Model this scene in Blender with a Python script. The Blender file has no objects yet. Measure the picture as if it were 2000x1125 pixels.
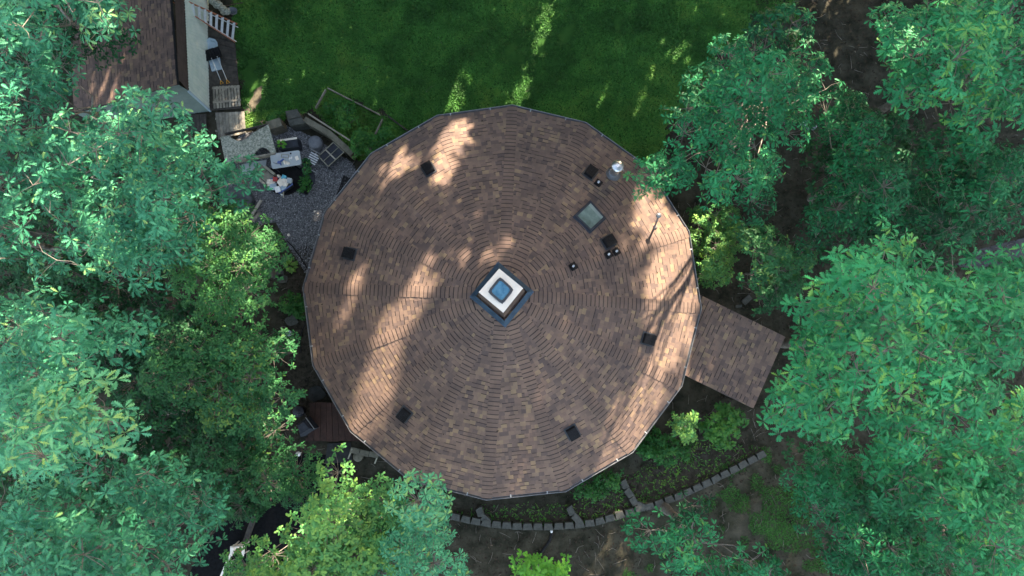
import bpy, math, random
import numpy as np
from mathutils import Vector, Matrix
from mathutils.geometry import intersect_ray_tri

random.seed(7)
RNG = np.random.default_rng(7)
scene = bpy.context.scene
COL = scene.collection
R = math.radians

# ------------------------------------------------------------------ camera
CAM_H = 26.7
TILT, ROLL = R(5.0), R(0.3)
cam_d = bpy.data.cameras.new("camera")
cam_d.sensor_width = 36.0
cam_d.lens = 24.0
cam_d.clip_end = 1000
cam = bpy.data.objects.new("camera", cam_d)
cam.location = (0, 0, CAM_H)
cam.rotation_euler = (TILT, ROLL, 0)
COL.objects.link(cam)
scene.camera = cam

# ------------------------------------------------------------------ sky, sun, exposure
SUN_EL, SUN_AZ = R(27), R(20)          # azimuth clockwise from +Y
SUN = Vector((math.sin(SUN_AZ) * math.cos(SUN_EL), math.cos(SUN_AZ) * math.cos(SUN_EL), math.sin(SUN_EL)))
world = bpy.data.worlds.new("World")
scene.world = world
world.use_nodes = True
nt = world.node_tree
sky = nt.nodes.new("ShaderNodeTexSky")
sky.sky_type = 'NISHITA'
sky.sun_disc = False
sky.sun_elevation = SUN_EL
sky.sun_rotation = SUN_AZ
sky.altitude = 100
sky.air_density = 1.0
sky.dust_density = 3.5
sky.ozone_density = 0.6
bg = nt.nodes["Background"]
wb = nt.nodes.new("ShaderNodeMix"); wb.data_type = 'RGBA'; wb.blend_type = 'MULTIPLY'; wb.inputs[0].default_value = 1
wb.inputs[7].default_value = (1.0, 0.90, 0.77, 1)      # the camera's white balance: set for open shade
nt.links.new(sky.outputs[0], wb.inputs[6]); nt.links.new(wb.outputs[2], bg.inputs[0])
bg.inputs[1].default_value = 0.15
sun_d = bpy.data.lights.new("sun", 'SUN')
sun_d.energy = 5.0
sun_d.angle = R(0.8)
sun_d.color = (1.0, 0.83, 0.64)
sun_o = bpy.data.objects.new("sun", sun_d)
sun_o.rotation_euler = SUN.to_track_quat('Z', 'Y').to_euler()
sun_o.location = (10, 30, 40)
COL.objects.link(sun_o)
scene.view_settings.view_transform = 'Standard'
scene.view_settings.look = 'None'
scene.view_settings.exposure = 2.75
scene.view_settings.gamma = 1.0
scene.cycles.max_bounces = 6
scene.cycles.transparent_max_bounces = 4

# ------------------------------------------------------------------ picture ray -> world point
CAM_R = Matrix.Rotation(ROLL, 3, 'Y') @ Matrix.Rotation(TILT, 3, 'X')
FPX = 24.0 / 36.0 * 2000.0
CAM_P = Vector((0, 0, CAM_H))

def ray(px, py):
    return (CAM_R @ Vector(((px - 1000) / FPX, -(py - 562.5) / FPX, -1))).normalized()

def G(px, py, z=0.0):
    d = ray(px, py)
    return CAM_P + d * ((z - CAM_H) / d.z)

# ------------------------------------------------------------------ object helpers
def tag(o, label=None, cat=None, group=None, kind=None):
    if label: o['label'] = label
    if cat: o['category'] = cat
    if group: o['group'] = group
    if kind: o['kind'] = kind
    return o

def thing(name, label, cat, loc=(0, 0, 0), group=None):
    o = bpy.data.objects.new(name, None)
    o.empty_display_size = 0.2
    o.location = loc
    COL.objects.link(o)
    return tag(o, label, cat, group)

class MB:
    """collects polygons; build() links them as one mesh object"""
    def __init__(self):
        self.v, self.f, self.c, self.s = [], [], [], []
    def add(self, vs, fs, tone=0.5, smooth=False):
        n = len(self.v)
        self.v += [tuple(p) for p in vs]
        for k in fs:
            self.f.append([n + i for i in k])
            self.c.append(tone); self.s.append(smooth)
        return self
    def prism(self, poly, z0, z1, tone=0.5):
        """poly: world xy list (ccw or cw)"""
        a = sum(poly[i][0] * poly[(i + 1) % len(poly)][1] - poly[(i + 1) % len(poly)][0] * poly[i][1] for i in range(len(poly)))
        if a < 0: poly = poly[::-1]
        n = len(poly)
        vs = [(p[0], p[1], z0) for p in poly] + [(p[0], p[1], z1) for p in poly]
        fs = [list(range(n))[::-1], list(range(n, 2 * n))] + [[i, (i + 1) % n, n + (i + 1) % n, n + i] for i in range(n)]
        return self.add(vs, fs, tone)
    def hexa(self, bot, top, tone=0.5):
        vs = list(bot) + list(top)
        n = len(bot)
        return self.add(vs, [list(range(n))[::-1], list(range(n, 2 * n))] + [[i, (i + 1) % n, n + (i + 1) % n, n + i] for i in range(n)], tone)
    def box(self, c, s, M=None, tone=0.5):
        """box centred at c with size s in frame M (3x3)"""
        M = M or Matrix.Identity(3)
        c = Vector(c)
        P = [c + M @ Vector((sx * s[0] / 2, sy * s[1] / 2, sz * s[2] / 2)) for sz in (-1, 1) for sx, sy in ((-1, -1), (1, -1), (1, 1), (-1, 1))]
        return self.hexa(P[:4], P[4:], tone)
    def beam(self, a, b, w, h, up=(0, 0, 1), tone=0.5):
        a, b = Vector(a), Vector(b)
        x = (b - a); L = x.length; x.normalize()
        y = Vector(up).cross(x)
        if y.length < 1e-4: y = Vector((1, 0, 0)).cross(x)
        y.normalize(); z = x.cross(y)
        M = Matrix((x, y, z)).transposed()
        return self.box((a + b) / 2, (L, w, h), M, tone)
    def tube(self, pts, rad, n=6, caps=True, tone=0.5, smooth=True):
        pts = [Vector(p) for p in pts]
        if not hasattr(rad, '__len__'): rad = [rad] * len(pts)
        base = len(self.v); prev = None; rings = []
        for i, p in enumerate(pts):
            t = (pts[min(i + 1, len(pts) - 1)] - pts[max(i - 1, 0)]).normalized()
            u = prev - t * prev.dot(t) if prev is not None else t.orthogonal()
            if u.length < 1e-5: u = t.orthogonal()
            u.normalize(); prev = u; w = t.cross(u)
            rings.append([p + (u * math.cos(2 * math.pi * k / n) + w * math.sin(2 * math.pi * k / n)) * rad[i] for k in range(n)])
        vs = [q for r_ in rings for q in r_]
        fs = [[i * n + k, i * n + (k + 1) % n, (i + 1) * n + (k + 1) % n, (i + 1) * n + k] for i in range(len(pts) - 1) for k in range(n)]
        self.add(vs, fs, tone, smooth)
        if caps:
            self.add(rings[0], [list(range(n))[::-1]], tone); self.add(rings[-1], [list(range(n))], tone)
        return self
    def lathe(self, c, prof, n=24, M=None, tone=0.5, smooth=True, sx=1, sy=1):
        """prof: list of (r, z)"""
        M = M or Matrix.Identity(3); c = Vector(c)
        vs = [c + M @ Vector((r * math.cos(2 * math.pi * k / n) * sx, r * math.sin(2 * math.pi * k / n) * sy, z)) for r, z in prof for k in range(n)]
        fs = [[i * n + k, i * n + (k + 1) % n, (i + 1) * n + (k + 1) % n, (i + 1) * n + k] for i in range(len(prof) - 1) for k in range(n)]
        self.add(vs, fs, tone, smooth)
        m = (len(prof) - 1) * n
        self.add(vs[:n], [list(range(n))[::-1]], tone); self.add(vs[m:], [list(range(n))], tone)
        return self
    def build(self, name, mat, parent=None, loc=None):
        me = bpy.data.meshes.new(name)
        me.from_pydata(self.v, [], self.f)
        me.polygons.foreach_set('use_smooth', self.s)
        at = me.attributes.new('tone', 'FLOAT', 'FACE')
        at.data.foreach_set('value', np.array(self.c, np.float32))
        me.materials.append(mat); me.update()
        o = bpy.data.objects.new(name, me)
        COL.objects.link(o)
        if parent is not None:
            o.parent = parent
            o.matrix_parent_inverse = Matrix.Translation(-Vector(parent_loc(parent)))
        return o

def parent_loc(p):
    # parts are modelled in world coordinates: only a thing's own Empty has to be undone
    return Vector(p.location) if p.parent is None else Vector((0, 0, 0))

def np_mesh(name, V, F, tone, mat, parent=None, smooth=False):
    """V (n,3); F (m,k) constant size polygons; tone per polygon"""
    me = bpy.data.meshes.new(name)
    m, k = F.shape
    me.vertices.add(len(V)); me.vertices.foreach_set('co', np.ascontiguousarray(V, np.float32).ravel())
    me.loops.add(m * k); me.loops.foreach_set('vertex_index', np.ascontiguousarray(F, np.int32).ravel())
    me.polygons.add(m); me.polygons.foreach_set('loop_start', np.arange(0, m * k, k, dtype=np.int32))
    me.update(calc_edges=True)
    if smooth: me.polygons.foreach_set('use_smooth', np.ones(m, bool))
    at = me.attributes.new('tone', 'FLOAT', 'FACE')
    at.data.foreach_set('value', np.ascontiguousarray(tone, np.float32))
    me.materials.append(mat); me.update()
    o = bpy.data.objects.new(name, me)
    COL.objects.link(o)
    if parent is not None:
        o.parent = parent
        o.matrix_parent_inverse = Matrix.Translation(-Vector(parent_loc(parent)))
    return o

# ------------------------------------------------------------------ materials
def mat(name, c1, c2=None, rough=0.7, scale=4.0, detail=6, bump=0.0, bscale=None, metal=0.0, spec=0.4, stretch=(1, 1, 1), ramp=None, tone=0.0, lo=0.35, hi=0.65, trans=0.0, trans_col=None):
    """procedural surface: noise (world position) mixes c1 and c2; tone>0 uses the 'tone' attribute to mix instead/in addition"""
    m = bpy.data.materials.new(name); m.use_nodes = True
    n = m.node_tree; N = n.nodes; L = n.links
    b = N["Principled BSDF"]
    b.inputs['Roughness'].default_value = rough
    b.inputs['Metallic'].default_value = metal
    b.inputs['Specular IOR Level'].default_value = spec
    geo = N.new("ShaderNodeNewGeometry")
    mp = N.new("ShaderNodeMapping"); mp.inputs['Scale'].default_value = stretch
    L.new(geo.outputs['Position'], mp.inputs['Vector'])
    nz = N.new("ShaderNodeTexNoise"); nz.inputs['Scale'].default_value = scale; nz.inputs['Detail'].default_value = detail; nz.inputs['Roughness'].default_value = 0.65
    L.new(mp.outputs[0], nz.inputs['Vector'])
    col = None
    if ramp:
        at = N.new("ShaderNodeAttribute"); at.attribute_name = 'tone'
        cr = N.new("ShaderNodeValToRGB")
        el = cr.color_ramp.elements
        while len(el) > 1: el.remove(el[-1])
        el[0].position = ramp[0][0]; el[0].color = (*ramp[0][1], 1)
        for p, c in ramp[1:]:
            e = el.new(p); e.color = (*c, 1)
        L.new(at.outputs['Fac'], cr.inputs[0])
        col = cr.outputs[0]
    if c1 is not None:
        mr = N.new("ShaderNodeMapRange"); mr.inputs[1].default_value = lo; mr.inputs[2].default_value = hi
        L.new(nz.outputs['Fac'], mr.inputs[0])
        mx = N.new("ShaderNodeMix"); mx.data_type = 'RGBA'
        L.new(mr.outputs[0], mx.inputs[0])
        mx.inputs[6].default_value = (*c1, 1); mx.inputs[7].default_value = (*(c2 or c1), 1)
        if col is not None:
            mm = N.new("ShaderNodeMix"); mm.data_type = 'RGBA'; mm.blend_type = 'MULTIPLY'; mm.inputs[0].default_value = 1
            L.new(col, mm.inputs[6]); L.new(mx.outputs[2], mm.inputs[7]); col = mm.outputs[2]
        else:
            col = mx.outputs[2]
    L.new(col, b.inputs['Base Color'])
    if bump:
        bz = N.new("ShaderNodeTexNoise"); bz.inputs['Scale'].default_value = bscale or scale * 6; bz.inputs['Detail'].default_value = 4
        L.new(mp.outputs[0], bz.inputs['Vector'])
        bp = N.new("ShaderNodeBump"); bp.inputs['Strength'].default_value = bump; bp.inputs['Distance'].default_value = 0.02
        L.new(bz.outputs['Fac'], bp.inputs['Height']); L.new(bp.outputs[0], b.inputs['Normal'])
    if trans:
        tr = N.new("ShaderNodeBsdfTranslucent")
        tm = N.new("ShaderNodeMix"); tm.data_type = 'RGBA'; tm.blend_type = 'MULTIPLY'; tm.inputs[0].default_value = 1
        L.new(col, tm.inputs[6]); tm.inputs[7].default_value = (*(trans_col or (1.5, 1.4, 0.45)), 1)
        L.new(tm.outputs[2], tr.inputs['Color'])
        ms = N.new("ShaderNodeMixShader"); ms.inputs[0].default_value = trans
        L.new(b.outputs[0], ms.inputs[1]); L.new(tr.outputs[0], ms.inputs[2])
        L.new(ms.outputs[0], N["Material Output"].inputs['Surface'])
    return m

def leaf_mat(name, ramp, rough=0.55, spec=0.20, trans=0.17):
    return mat(name, (0.75, 0.78, 0.75), (1.2, 1.2, 1.15), rough=rough, spec=spec, scale=0.9, detail=2, ramp=ramp, trans=trans)

M = {}
M['oak'] = leaf_mat('oak_leaf', [(0, (0.006, 0.040, 0.016)), (0.25, (0.011, 0.095, 0.036)), (0.5, (0.020, 0.175, 0.068)), (0.8, (0.040, 0.265, 0.105)), (1, (0.13, 0.31, 0.07))])
M['oak_teal'] = leaf_mat('oak_leaf_teal', [(0, (0.009, 0.052, 0.028)), (0.25, (0.022, 0.130, 0.070)), (0.5, (0.042, 0.215, 0.115)), (0.8, (0.085, 0.31, 0.17)), (1, (0.20, 0.36, 0.12))])
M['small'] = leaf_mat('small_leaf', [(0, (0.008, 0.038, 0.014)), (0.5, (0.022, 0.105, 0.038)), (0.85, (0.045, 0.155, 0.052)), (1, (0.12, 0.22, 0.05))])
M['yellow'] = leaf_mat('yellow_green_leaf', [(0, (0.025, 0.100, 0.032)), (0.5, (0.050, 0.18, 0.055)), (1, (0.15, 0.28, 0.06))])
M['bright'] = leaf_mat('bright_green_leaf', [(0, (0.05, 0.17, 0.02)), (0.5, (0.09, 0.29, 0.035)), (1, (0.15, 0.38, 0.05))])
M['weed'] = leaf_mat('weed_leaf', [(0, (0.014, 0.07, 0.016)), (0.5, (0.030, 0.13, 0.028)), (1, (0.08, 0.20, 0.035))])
M['grass'] = leaf_mat('grass_blade', [(0, (0.026, 0.090, 0.018)), (0.5, (0.058, 0.195, 0.034)), (1, (0.14, 0.25, 0.045))], rough=0.6, spec=0.25, trans=0.15)
M['bark'] = mat('bark', (0.10, 0.085, 0.07), (0.22, 0.20, 0.17), rough=0.9, scale=6, bump=0.6, bscale=30)
M['soil'] = mat('forest_soil', (0.014, 0.015, 0.009), (0.058, 0.054, 0.038), rough=0.95, scale=1.7, detail=12, bump=0.8, bscale=14, spec=0.15)
M['lawn'] = mat('lawn_ground', (0.018, 0.064, 0.013), (0.040, 0.11, 0.022), rough=0.95, scale=2.2, detail=12, bump=0.8, bscale=30, spec=0.1)
M['bed'] = mat('bed_mulch', (0.015, 0.014, 0.010), (0.060, 0.053, 0.040), rough=0.95, scale=5, detail=12, bump=0.8, bscale=20, spec=0.15)
M['litter'] = mat('dry_leaf', None, rough=0.8, spec=0.2, ramp=[(0, (0.014, 0.011, 0.008)), (0.5, (0.038, 0.028, 0.020)), (0.85, (0.075, 0.056, 0.038)), (1, (0.20, 0.16, 0.12))])
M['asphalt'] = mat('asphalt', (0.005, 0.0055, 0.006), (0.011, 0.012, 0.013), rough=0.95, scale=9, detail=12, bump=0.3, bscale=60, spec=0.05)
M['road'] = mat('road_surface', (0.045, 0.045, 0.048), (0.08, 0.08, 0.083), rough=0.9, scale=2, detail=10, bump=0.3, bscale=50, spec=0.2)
M['gravelbase'] = mat('gravel_base', (0.055, 0.057, 0.062), (0.20, 0.205, 0.215), rough=0.9, scale=14, detail=10, bump=0.9, bscale=30, spec=0.2)
M['pebble'] = mat('pebble', None, rough=0.85, spec=0.25, ramp=[(0, (0.03, 0.031, 0.035)), (0.5, (0.14, 0.145, 0.155)), (0.85, (0.32, 0.325, 0.335)), (1, (0.55, 0.55, 0.55))])
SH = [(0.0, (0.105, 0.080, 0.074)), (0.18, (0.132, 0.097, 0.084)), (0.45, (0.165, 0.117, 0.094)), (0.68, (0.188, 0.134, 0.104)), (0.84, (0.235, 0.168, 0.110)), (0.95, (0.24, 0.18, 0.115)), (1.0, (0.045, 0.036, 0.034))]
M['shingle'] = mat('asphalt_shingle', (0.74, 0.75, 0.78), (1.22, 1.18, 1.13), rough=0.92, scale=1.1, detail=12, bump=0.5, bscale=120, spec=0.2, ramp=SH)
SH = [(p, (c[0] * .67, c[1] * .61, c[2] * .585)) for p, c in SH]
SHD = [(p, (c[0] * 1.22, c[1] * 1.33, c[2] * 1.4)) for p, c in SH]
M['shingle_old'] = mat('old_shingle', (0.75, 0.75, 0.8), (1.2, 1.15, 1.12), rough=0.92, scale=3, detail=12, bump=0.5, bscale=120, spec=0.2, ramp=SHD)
M['darkmetal'] = mat('dark_metal', (0.022, 0.026, 0.032), (0.035, 0.040, 0.048), rough=0.45, scale=5, spec=0.5)
M['gutter'] = mat('gutter_metal', (0.16, 0.17, 0.185), (0.24, 0.25, 0.26), rough=0.35, scale=6, metal=0.35, spec=0.5)
M['flash'] = mat('blue_grey_flashing', (0.025, 0.05, 0.085), (0.05, 0.09, 0.14), rough=0.4, scale=5, metal=0.3)
M['steel'] = mat('stainless_steel', (0.55, 0.56, 0.57), (0.72, 0.73, 0.74), rough=0.28, scale=14, metal=0.95, bump=0.05)
M['white'] = mat('white_paint', (0.76, 0.68, 0.58), (0.83, 0.76, 0.66), rough=0.5, scale=4, bump=0.05)
M['whiteplastic'] = mat('white_plastic', (0.70, 0.71, 0.72), (0.82, 0.82, 0.82), rough=0.4, scale=20)
M['rust'] = mat('weathered_pipe', (0.17, 0.12, 0.10), (0.30, 0.24, 0.21), rough=0.7, scale=20, metal=0.2)
M['black'] = mat('black_plastic', (0.005, 0.005, 0.006), (0.011, 0.011, 0.013), spec=0.2, rough=0.6, scale=8)
M['navy'] = mat('dark_cover_fabric', (0.018, 0.022, 0.032), (0.034, 0.040, 0.055), rough=0.7, scale=6, bump=0.5, bscale=9)
M['grey'] = mat('grey_plastic', (0.34, 0.38, 0.40), (0.42, 0.46, 0.48), rough=0.5, scale=3)
M['greyfab'] = mat('grey_fabric', (0.13, 0.14, 0.16), (0.18, 0.19, 0.21), rough=0.9, scale=8, bump=0.3)
M['tarp'] = mat('grey_tarp', (0.035, 0.042, 0.048), (0.085, 0.096, 0.105), rough=0.6, scale=2.5, bump=0.9, bscale=6)
M['siding'] = mat('mint_white_siding', (0.60, 0.68, 0.62), (0.74, 0.79, 0.71), rough=0.7, scale=3, detail=10)
M['sidinggreen'] = mat('grey_green_siding', (0.17, 0.23, 0.22), (0.23, 0.29, 0.27), rough=0.7, scale=3, detail=10)
M['housewall'] = mat('house_wall', (0.09, 0.06, 0.045), (0.13, 0.09, 0.07), rough=0.8, scale=5)
M['oldwood'] = mat('weathered_wood', (0.17, 0.16, 0.135), (0.36, 0.335, 0.285), rough=0.85, scale=5, detail=10, bump=0.4, bscale=20, ramp=[(0, (0.6, 0.6, 0.6)), (1, (1.25, 1.22, 1.15))])
M['darkwood'] = mat('dark_wet_wood', (0.030, 0.028, 0.026), (0.075, 0.068, 0.060), rough=0.85, scale=6, detail=10, bump=0.4, ramp=[(0, (0.6, 0.6, 0.6)), (1, (1.3, 1.25, 1.2))])
M['palewood'] = mat('pale_wood', (0.36, 0.33, 0.27), (0.52, 0.48, 0.40), rough=0.8, scale=5, detail=8, ramp=[(0, (0.7, 0.7, 0.7)), (1, (1.15, 1.12, 1.1))])
M['redwood'] = mat('red_brown_decking', (0.030, 0.014, 0.010), (0.055, 0.026, 0.019), rough=0.8, scale=6, detail=8, bump=0.3, ramp=[(0, (0.7, 0.7, 0.7)), (1, (1.25, 1.2, 1.2))])
M['timber'] = mat('green_grey_timber', (0.10, 0.095, 0.07), (0.18, 0.17, 0.13), rough=0.9, scale=5, detail=10, bump=0.4)
M['stone'] = mat('edging_block', (0.045, 0.048, 0.042), (0.085, 0.088, 0.078), rough=0.9, scale=9, detail=12, bump=0.5, bscale=50)
M['granite'] = mat('mottled_granite', (0.13, 0.155, 0.125), (0.42, 0.43, 0.36), rough=0.6, scale=16, detail=12, lo=0.40, hi=0.60)
M['sled'] = mat('pale_blue_plastic', (0.36, 0.47, 0.55), (0.42, 0.53, 0.61), rough=0.45, scale=4)
M['yellowp'] = mat('yellow_plastic', (0.62, 0.30, 0.02), (0.70, 0.36, 0.04), rough=0.45, scale=8)
M['orange'] = mat('orange_fibreglass', (0.30, 0.10, 0.045), (0.38, 0.13, 0.06), rough=0.5, scale=8)
M['alu'] = mat('aluminium', (0.55, 0.58, 0.60), (0.68, 0.71, 0.73), rough=0.45, scale=9, metal=0.3)
M['red'] = mat('red_plastic', (0.30, 0.03, 0.03), (0.38, 0.05, 0.045), rough=0.5, scale=9)
M['cyan'] = mat('cyan_plastic', (0.10, 0.42, 0.55), (0.14, 0.50, 0.62), rough=0.5, scale=9)
M['blue'] = mat('blue_plastic', (0.05, 0.09, 0.26), (0.08, 0.13, 0.34), rough=0.5, scale=9)
M['wicker'] = mat('slatted_tan', (0.20, 0.195, 0.15), (0.31, 0.295, 0.235), rough=0.8, scale=12)
M['terracotta'] = mat('brown_pot', (0.07, 0.045, 0.035), (0.10, 0.065, 0.05), rough=0.8, scale=9)
M['glass'] = mat('skylight_glass', (0.10, 0.135, 0.12), (0.20, 0.27, 0.25), rough=0.08, scale=2.2, detail=3, spec=0.8)
M['glassblue'] = mat('cupola_glass', (0.07, 0.20, 0.31), (0.14, 0.32, 0.45), rough=0.12, scale=6, spec=0.8)
M['darkpaver'] = mat('dark_paver', (0.014, 0.016, 0.016), (0.030, 0.032, 0.032), rough=0.9, scale=5, detail=10, bump=0.3)
M['yard'] = mat('mossy_yard', (0.012, 0.017, 0.008), (0.075, 0.068, 0.050), rough=0.95, scale=1.2, detail=14, bump=0.8, bscale=16, spec=0.1)
M['dirt'] = mat('pale_dirt', (0.07, 0.06, 0.04), (0.15, 0.13, 0.09), rough=0.95, scale=6, detail=10, bump=0.6)
M['log'] = mat('pale_log', (0.32, 0.29, 0.24), (0.46, 0.42, 0.36), rough=0.85, scale=7, detail=8)

# ------------------------------------------------------------------ where sunlight comes through the tree screen
PATCH = []
SXY = Vector((SUN.x, SUN.y)).normalized()
def patch(px, py, z, hl, hw, p=0.97):
    """a sunlit spot: picture point, height, half length along the sun azimuth and half width (m)"""
    c = G(px, py, z); PATCH.append((c.x, c.y, c.z, hl, hw, p))
for a in [(888, 262, 3.9, 1.0, .42), (868, 300, 4.1, .5, .25), (785, 290, 3.9, .8, .26, .9), (735, 345, 3.8, .5, .12, .5), (815, 565, 4.8, .7, .30, .7), (785, 615, 4.8, .9, .26, .8),
          (738, 705, 4.3, 1.6, .22), (712, 770, 4.0, .7, .18), (985, 468, 5.1, .2, -.05), (920, 503, 5.0, .1, .0, .8), (692, 530, 4.0, .6, .08, .5), (642, 470, 3.6, .9, .05, .4),
          (1290, 410, 3.8, 1.1, .62), (1320, 430, 3.6, .6, .4), (1330, 540, 3.5, 1.2, .3, 1), (1345, 640, 3.4, .8, .12, 1), (1300, 690, 3.7, 1.0, .16, .9), (1268, 700, 3.9, 1.0, .2, 1), (1215, 830, 3.7, .8, .22, 1), (1338, 495, 3.5, 1.2, .32, 1), (1295, 520, 3.9, 1.2, .26, .8),
          (1322, 590, 3.6, 1.5, .30, 1), (1290, 580, 3.9, 1.2, .26, 1), (1282, 640, 3.9, .8, .2), (1258, 745, 3.8, 1.7, .36), (1225, 850, 3.6, .8, .4, .85), (1200, 880, 3.6, .6, .3, .7), (1305, 835, 3.5, .2, .2),
          (1360, 738, 2.9, .4, .05, .9), (1430, 640, 2.9, .7, -.1, .45), (1465, 668, 2.9, .5, -.15, .4), (1010, 952, 3.5, .05, -.2, .6),
          (1065, 10, 0, 1.2, -.15), (1060, 60, 0, .8, -.1), (1015, 175, 0, .4, -.1), (887, 180, 0, .5, .0, .8), (1187, 190, 0, .5, -.1, .6), (1258, 175, 0, .6, -.05, .6), (1320, 130, 0, .6, -.1, .3),
          (495, 195, 0, .7, .05, .9), (480, 240, 0, .3, .1, .8), (1570, 400, 0, .3, .0, .6),
          (60, 625, 13, 1.0, 1.0), (110, 600, 13, .7, .6), (20, 650, 13, .5, .5), (220, 258, 12, .4, .35, .9), (370, 245, 11, .4, .3), (415, 425, 8.5, .5, .4, .75), (450, 545, 7.5, .4, .25, .85), (470, 610, 7.5, .4, .2, .6), (30, 310, 14, .6, .5, .5),
          (225, 108, 2.6, .15, .05, .8), (218, 158, 2.6, .2, .1, .8), (200, 480, 11, .6, .4, .7), (560, 720, 6, .9, .5, .4), (690, 940, 6.5, .8, .5, .7), (640, 1050, 7.5, 1.5, .9, .85), (570, 1080, 7.5, 1.0, .9, .75), (720, 1000, 7.5, .8, .6, .7),
          (1338, 826, 2.8, .6, .35, 1), (1560, 130, 10, 1.3, .25, .7), (1540, 365, 9, .9, .25, .85), (1545, 310, 9, .5, .2, .8), (1375, 440, 2.8, .9, .5, 1), (1370, 500, 2.4, .9, .4, 1),
          (1810, 20, 14, .4, .25), (30, 75, 14.5, .3, .2), (430, 275, 10.5, .4, .2), (210, 440, 12, .4, .25), (235, 520, 11.5, .3, .2), (20, 225, 14, .3, .25), (150, 490, 12.5, .3, .2), (340, 330, 11, .25, .15), (520, 440, 7.5, .4, .3), (500, 480, 7, .3, .25), (150, 840, 14.5, .3, .15), (265, 960, 12, .3, .2), (380, 960, 11, .2, .15), (590, 690, 7.5, .5, .25), (545, 800, 7, .5, .2), (1390, 150, 10.5, .2, .1), (1340, 175, 10, .2, .1), (1640, 190, 9.5, .2, .12), (1790, 260, 10, .25, .1), (1845, 30, 14, .2, .15), (1760, 230, 10, .2, .1), (1660, 190, 11, .25, .12), (1860, 940, 12, .25, .2), (1710, 1020, 11, .25, .15), (1250, 1000, 10, .2, .2)]:
    patch(*a)
PA = np.array([q for q in PATCH])

def sun_keep(P, r, p_scale=1.0):
    """True for clumps of radius r at P (n,3) that leave the sunlit spots open"""
    keep = np.ones(len(P), bool)
    for cx, cy, cz, hl, hw, p in PA:
        t = (P[:, 2] - cz) / SUN.z
        qx = P[:, 0] - SUN.x * t - cx; qy = P[:, 1] - SUN.y * t - cy
        al = qx * SXY.x + qy * SXY.y; ac = qx * SXY.y - qy * SXY.x
        # a clump of radius r at height casts a spot stretched along the azimuth
        e = (al / (hl + r / math.sin(SUN_EL) * 0.9)) ** 2 + (ac / (hw + r * 1.05)) ** 2
        keep &= ~((t > 0.8) & (RNG.random(len(P)) < np.clip((1 - e) * 3.0, 0, 1) * p ** 0.3 * p_scale))
    return keep

# ------------------------------------------------------------------ leaves
def template(kind):
    if kind == 'oak':      # deeply lobed, folded along the midrib
        st = [(0.0, .012, 0), (.18, .035, 0), (.30, .15, .09), (.36, .045, 0), (.50, .25, .13), (.56, .055, 0), (.70, .24, .15), (.76, .06, 0), (.88, .13, .10), (1.0, .02, .0)]
    elif kind == 'small':  # 3-lobed small leaf
        st = [(0.0, .015, 0), (.30, .26, .05), (.50, .12, 0), (.72, .24, .05), (1.0, .015, 0)]
    elif kind == 'blade':
        st = [(0.0, .05, 0), (.45, .17, 0), (1.0, .01, 0)]
    else:                  # oval
        st = [(0.0, .02, 0), (.25, .20, 0), (.6, .24, 0), (1.0, .02, 0)]
    V, F = [], []
    for x, w, fw in st:
        zc = -0.10 * x * x
        V += [(x, 0, zc), (x + fw, w, zc + w * 0.28), (x + fw, -w, zc + w * 0.28)]
    for i in range(len(st) - 1):
        a, b = 3 * i, 3 * i + 3
        F += [(a, b, b + 1, a + 1), (a, a + 2, b + 2, b)]
    return np.array(V), np.array(F)
TMPL = {k: template(k) for k in ('oak', 'small', 'blade', 'oval')}

def leaves_mesh(name, pos, az, pitch, roll, ln, kind, tone, m, parent=None):
    tv, tf = TMPL[kind]
    n = len(pos)
    v = tv[None] * ln[:, None, None]
    # individual bend and width so that no two leaves are alike
    v[:, :, 1] *= RNG.uniform(.8, 1.15, n)[:, None]
    v[:, :, 2] += -(tv[None, :, 0] ** 2) * (ln * RNG.uniform(-.05, .28, n))[:, None]
    cr, sr = np.cos(roll)[:, None], np.sin(roll)[:, None]
    y, z = v[:, :, 1] * cr - v[:, :, 2] * sr, v[:, :, 1] * sr + v[:, :, 2] * cr
    cp, sp = np.cos(pitch)[:, None], np.sin(pitch)[:, None]
    x, z = v[:, :, 0] * cp + z * sp, -v[:, :, 0] * sp + z * cp
    ca, sa = np.cos(az)[:, None], np.sin(az)[:, None]
    V = np.stack([x * ca - y * sa, x * sa + y * ca, z], 2) + pos[:, None]
    F = (tf[None] + (np.arange(n) * len(tv))[:, None, None]).reshape(-1, 4)
    return np_mesh(name, V.reshape(-1, 3), F, np.repeat(np.clip(tone, 0, 1), len(tf)), m, parent)

def rosettes(P, out_az, tilt, ln, nl, kind_tone):
    """each row of P carries nl leaves radiating from a twig tip -> arrays for leaves_mesh"""
    n = len(P)
    k = np.arange(nl)[None]
    az = RNG.uniform(0, 6.28, n)[:, None] + k * 2.399 + RNG.normal(0, .18, (n, nl))
    pitch = 0.12 + RNG.normal(0, .20, (n, nl)) + tilt[:, None] * np.cos(az - out_az[:, None]) - 0.25 * (k / nl)
    roll = RNG.normal(0, .30, (n, nl)) + tilt[:, None] * 0.6 * np.sin(az - out_az[:, None])
    ln = np.asarray(ln, float) * np.ones(n)
    L = ln[:, None] * RNG.uniform(.72, 1.12, (n, nl)) * RNG.uniform(.85, 1.1, n)[:, None]
    pos = P[:, None, :] + np.stack([np.cos(az) * .015, np.sin(az) * .015, .05 * (k / nl) * np.ones((n, 1)) * ln[:, None] * 4], 2)
    tone = kind_tone[:, None] + RNG.normal(0, .13, (n, nl)) + (RNG.random((n, nl)) < .02) * .4
    k_ = (RNG.random((n, nl)) < .86).ravel()
    return pos.reshape(-1, 3)[k_], az.ravel()[k_], pitch.ravel()[k_], roll.ravel()[k_], L.ravel()[k_], tone.ravel()[k_]

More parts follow.
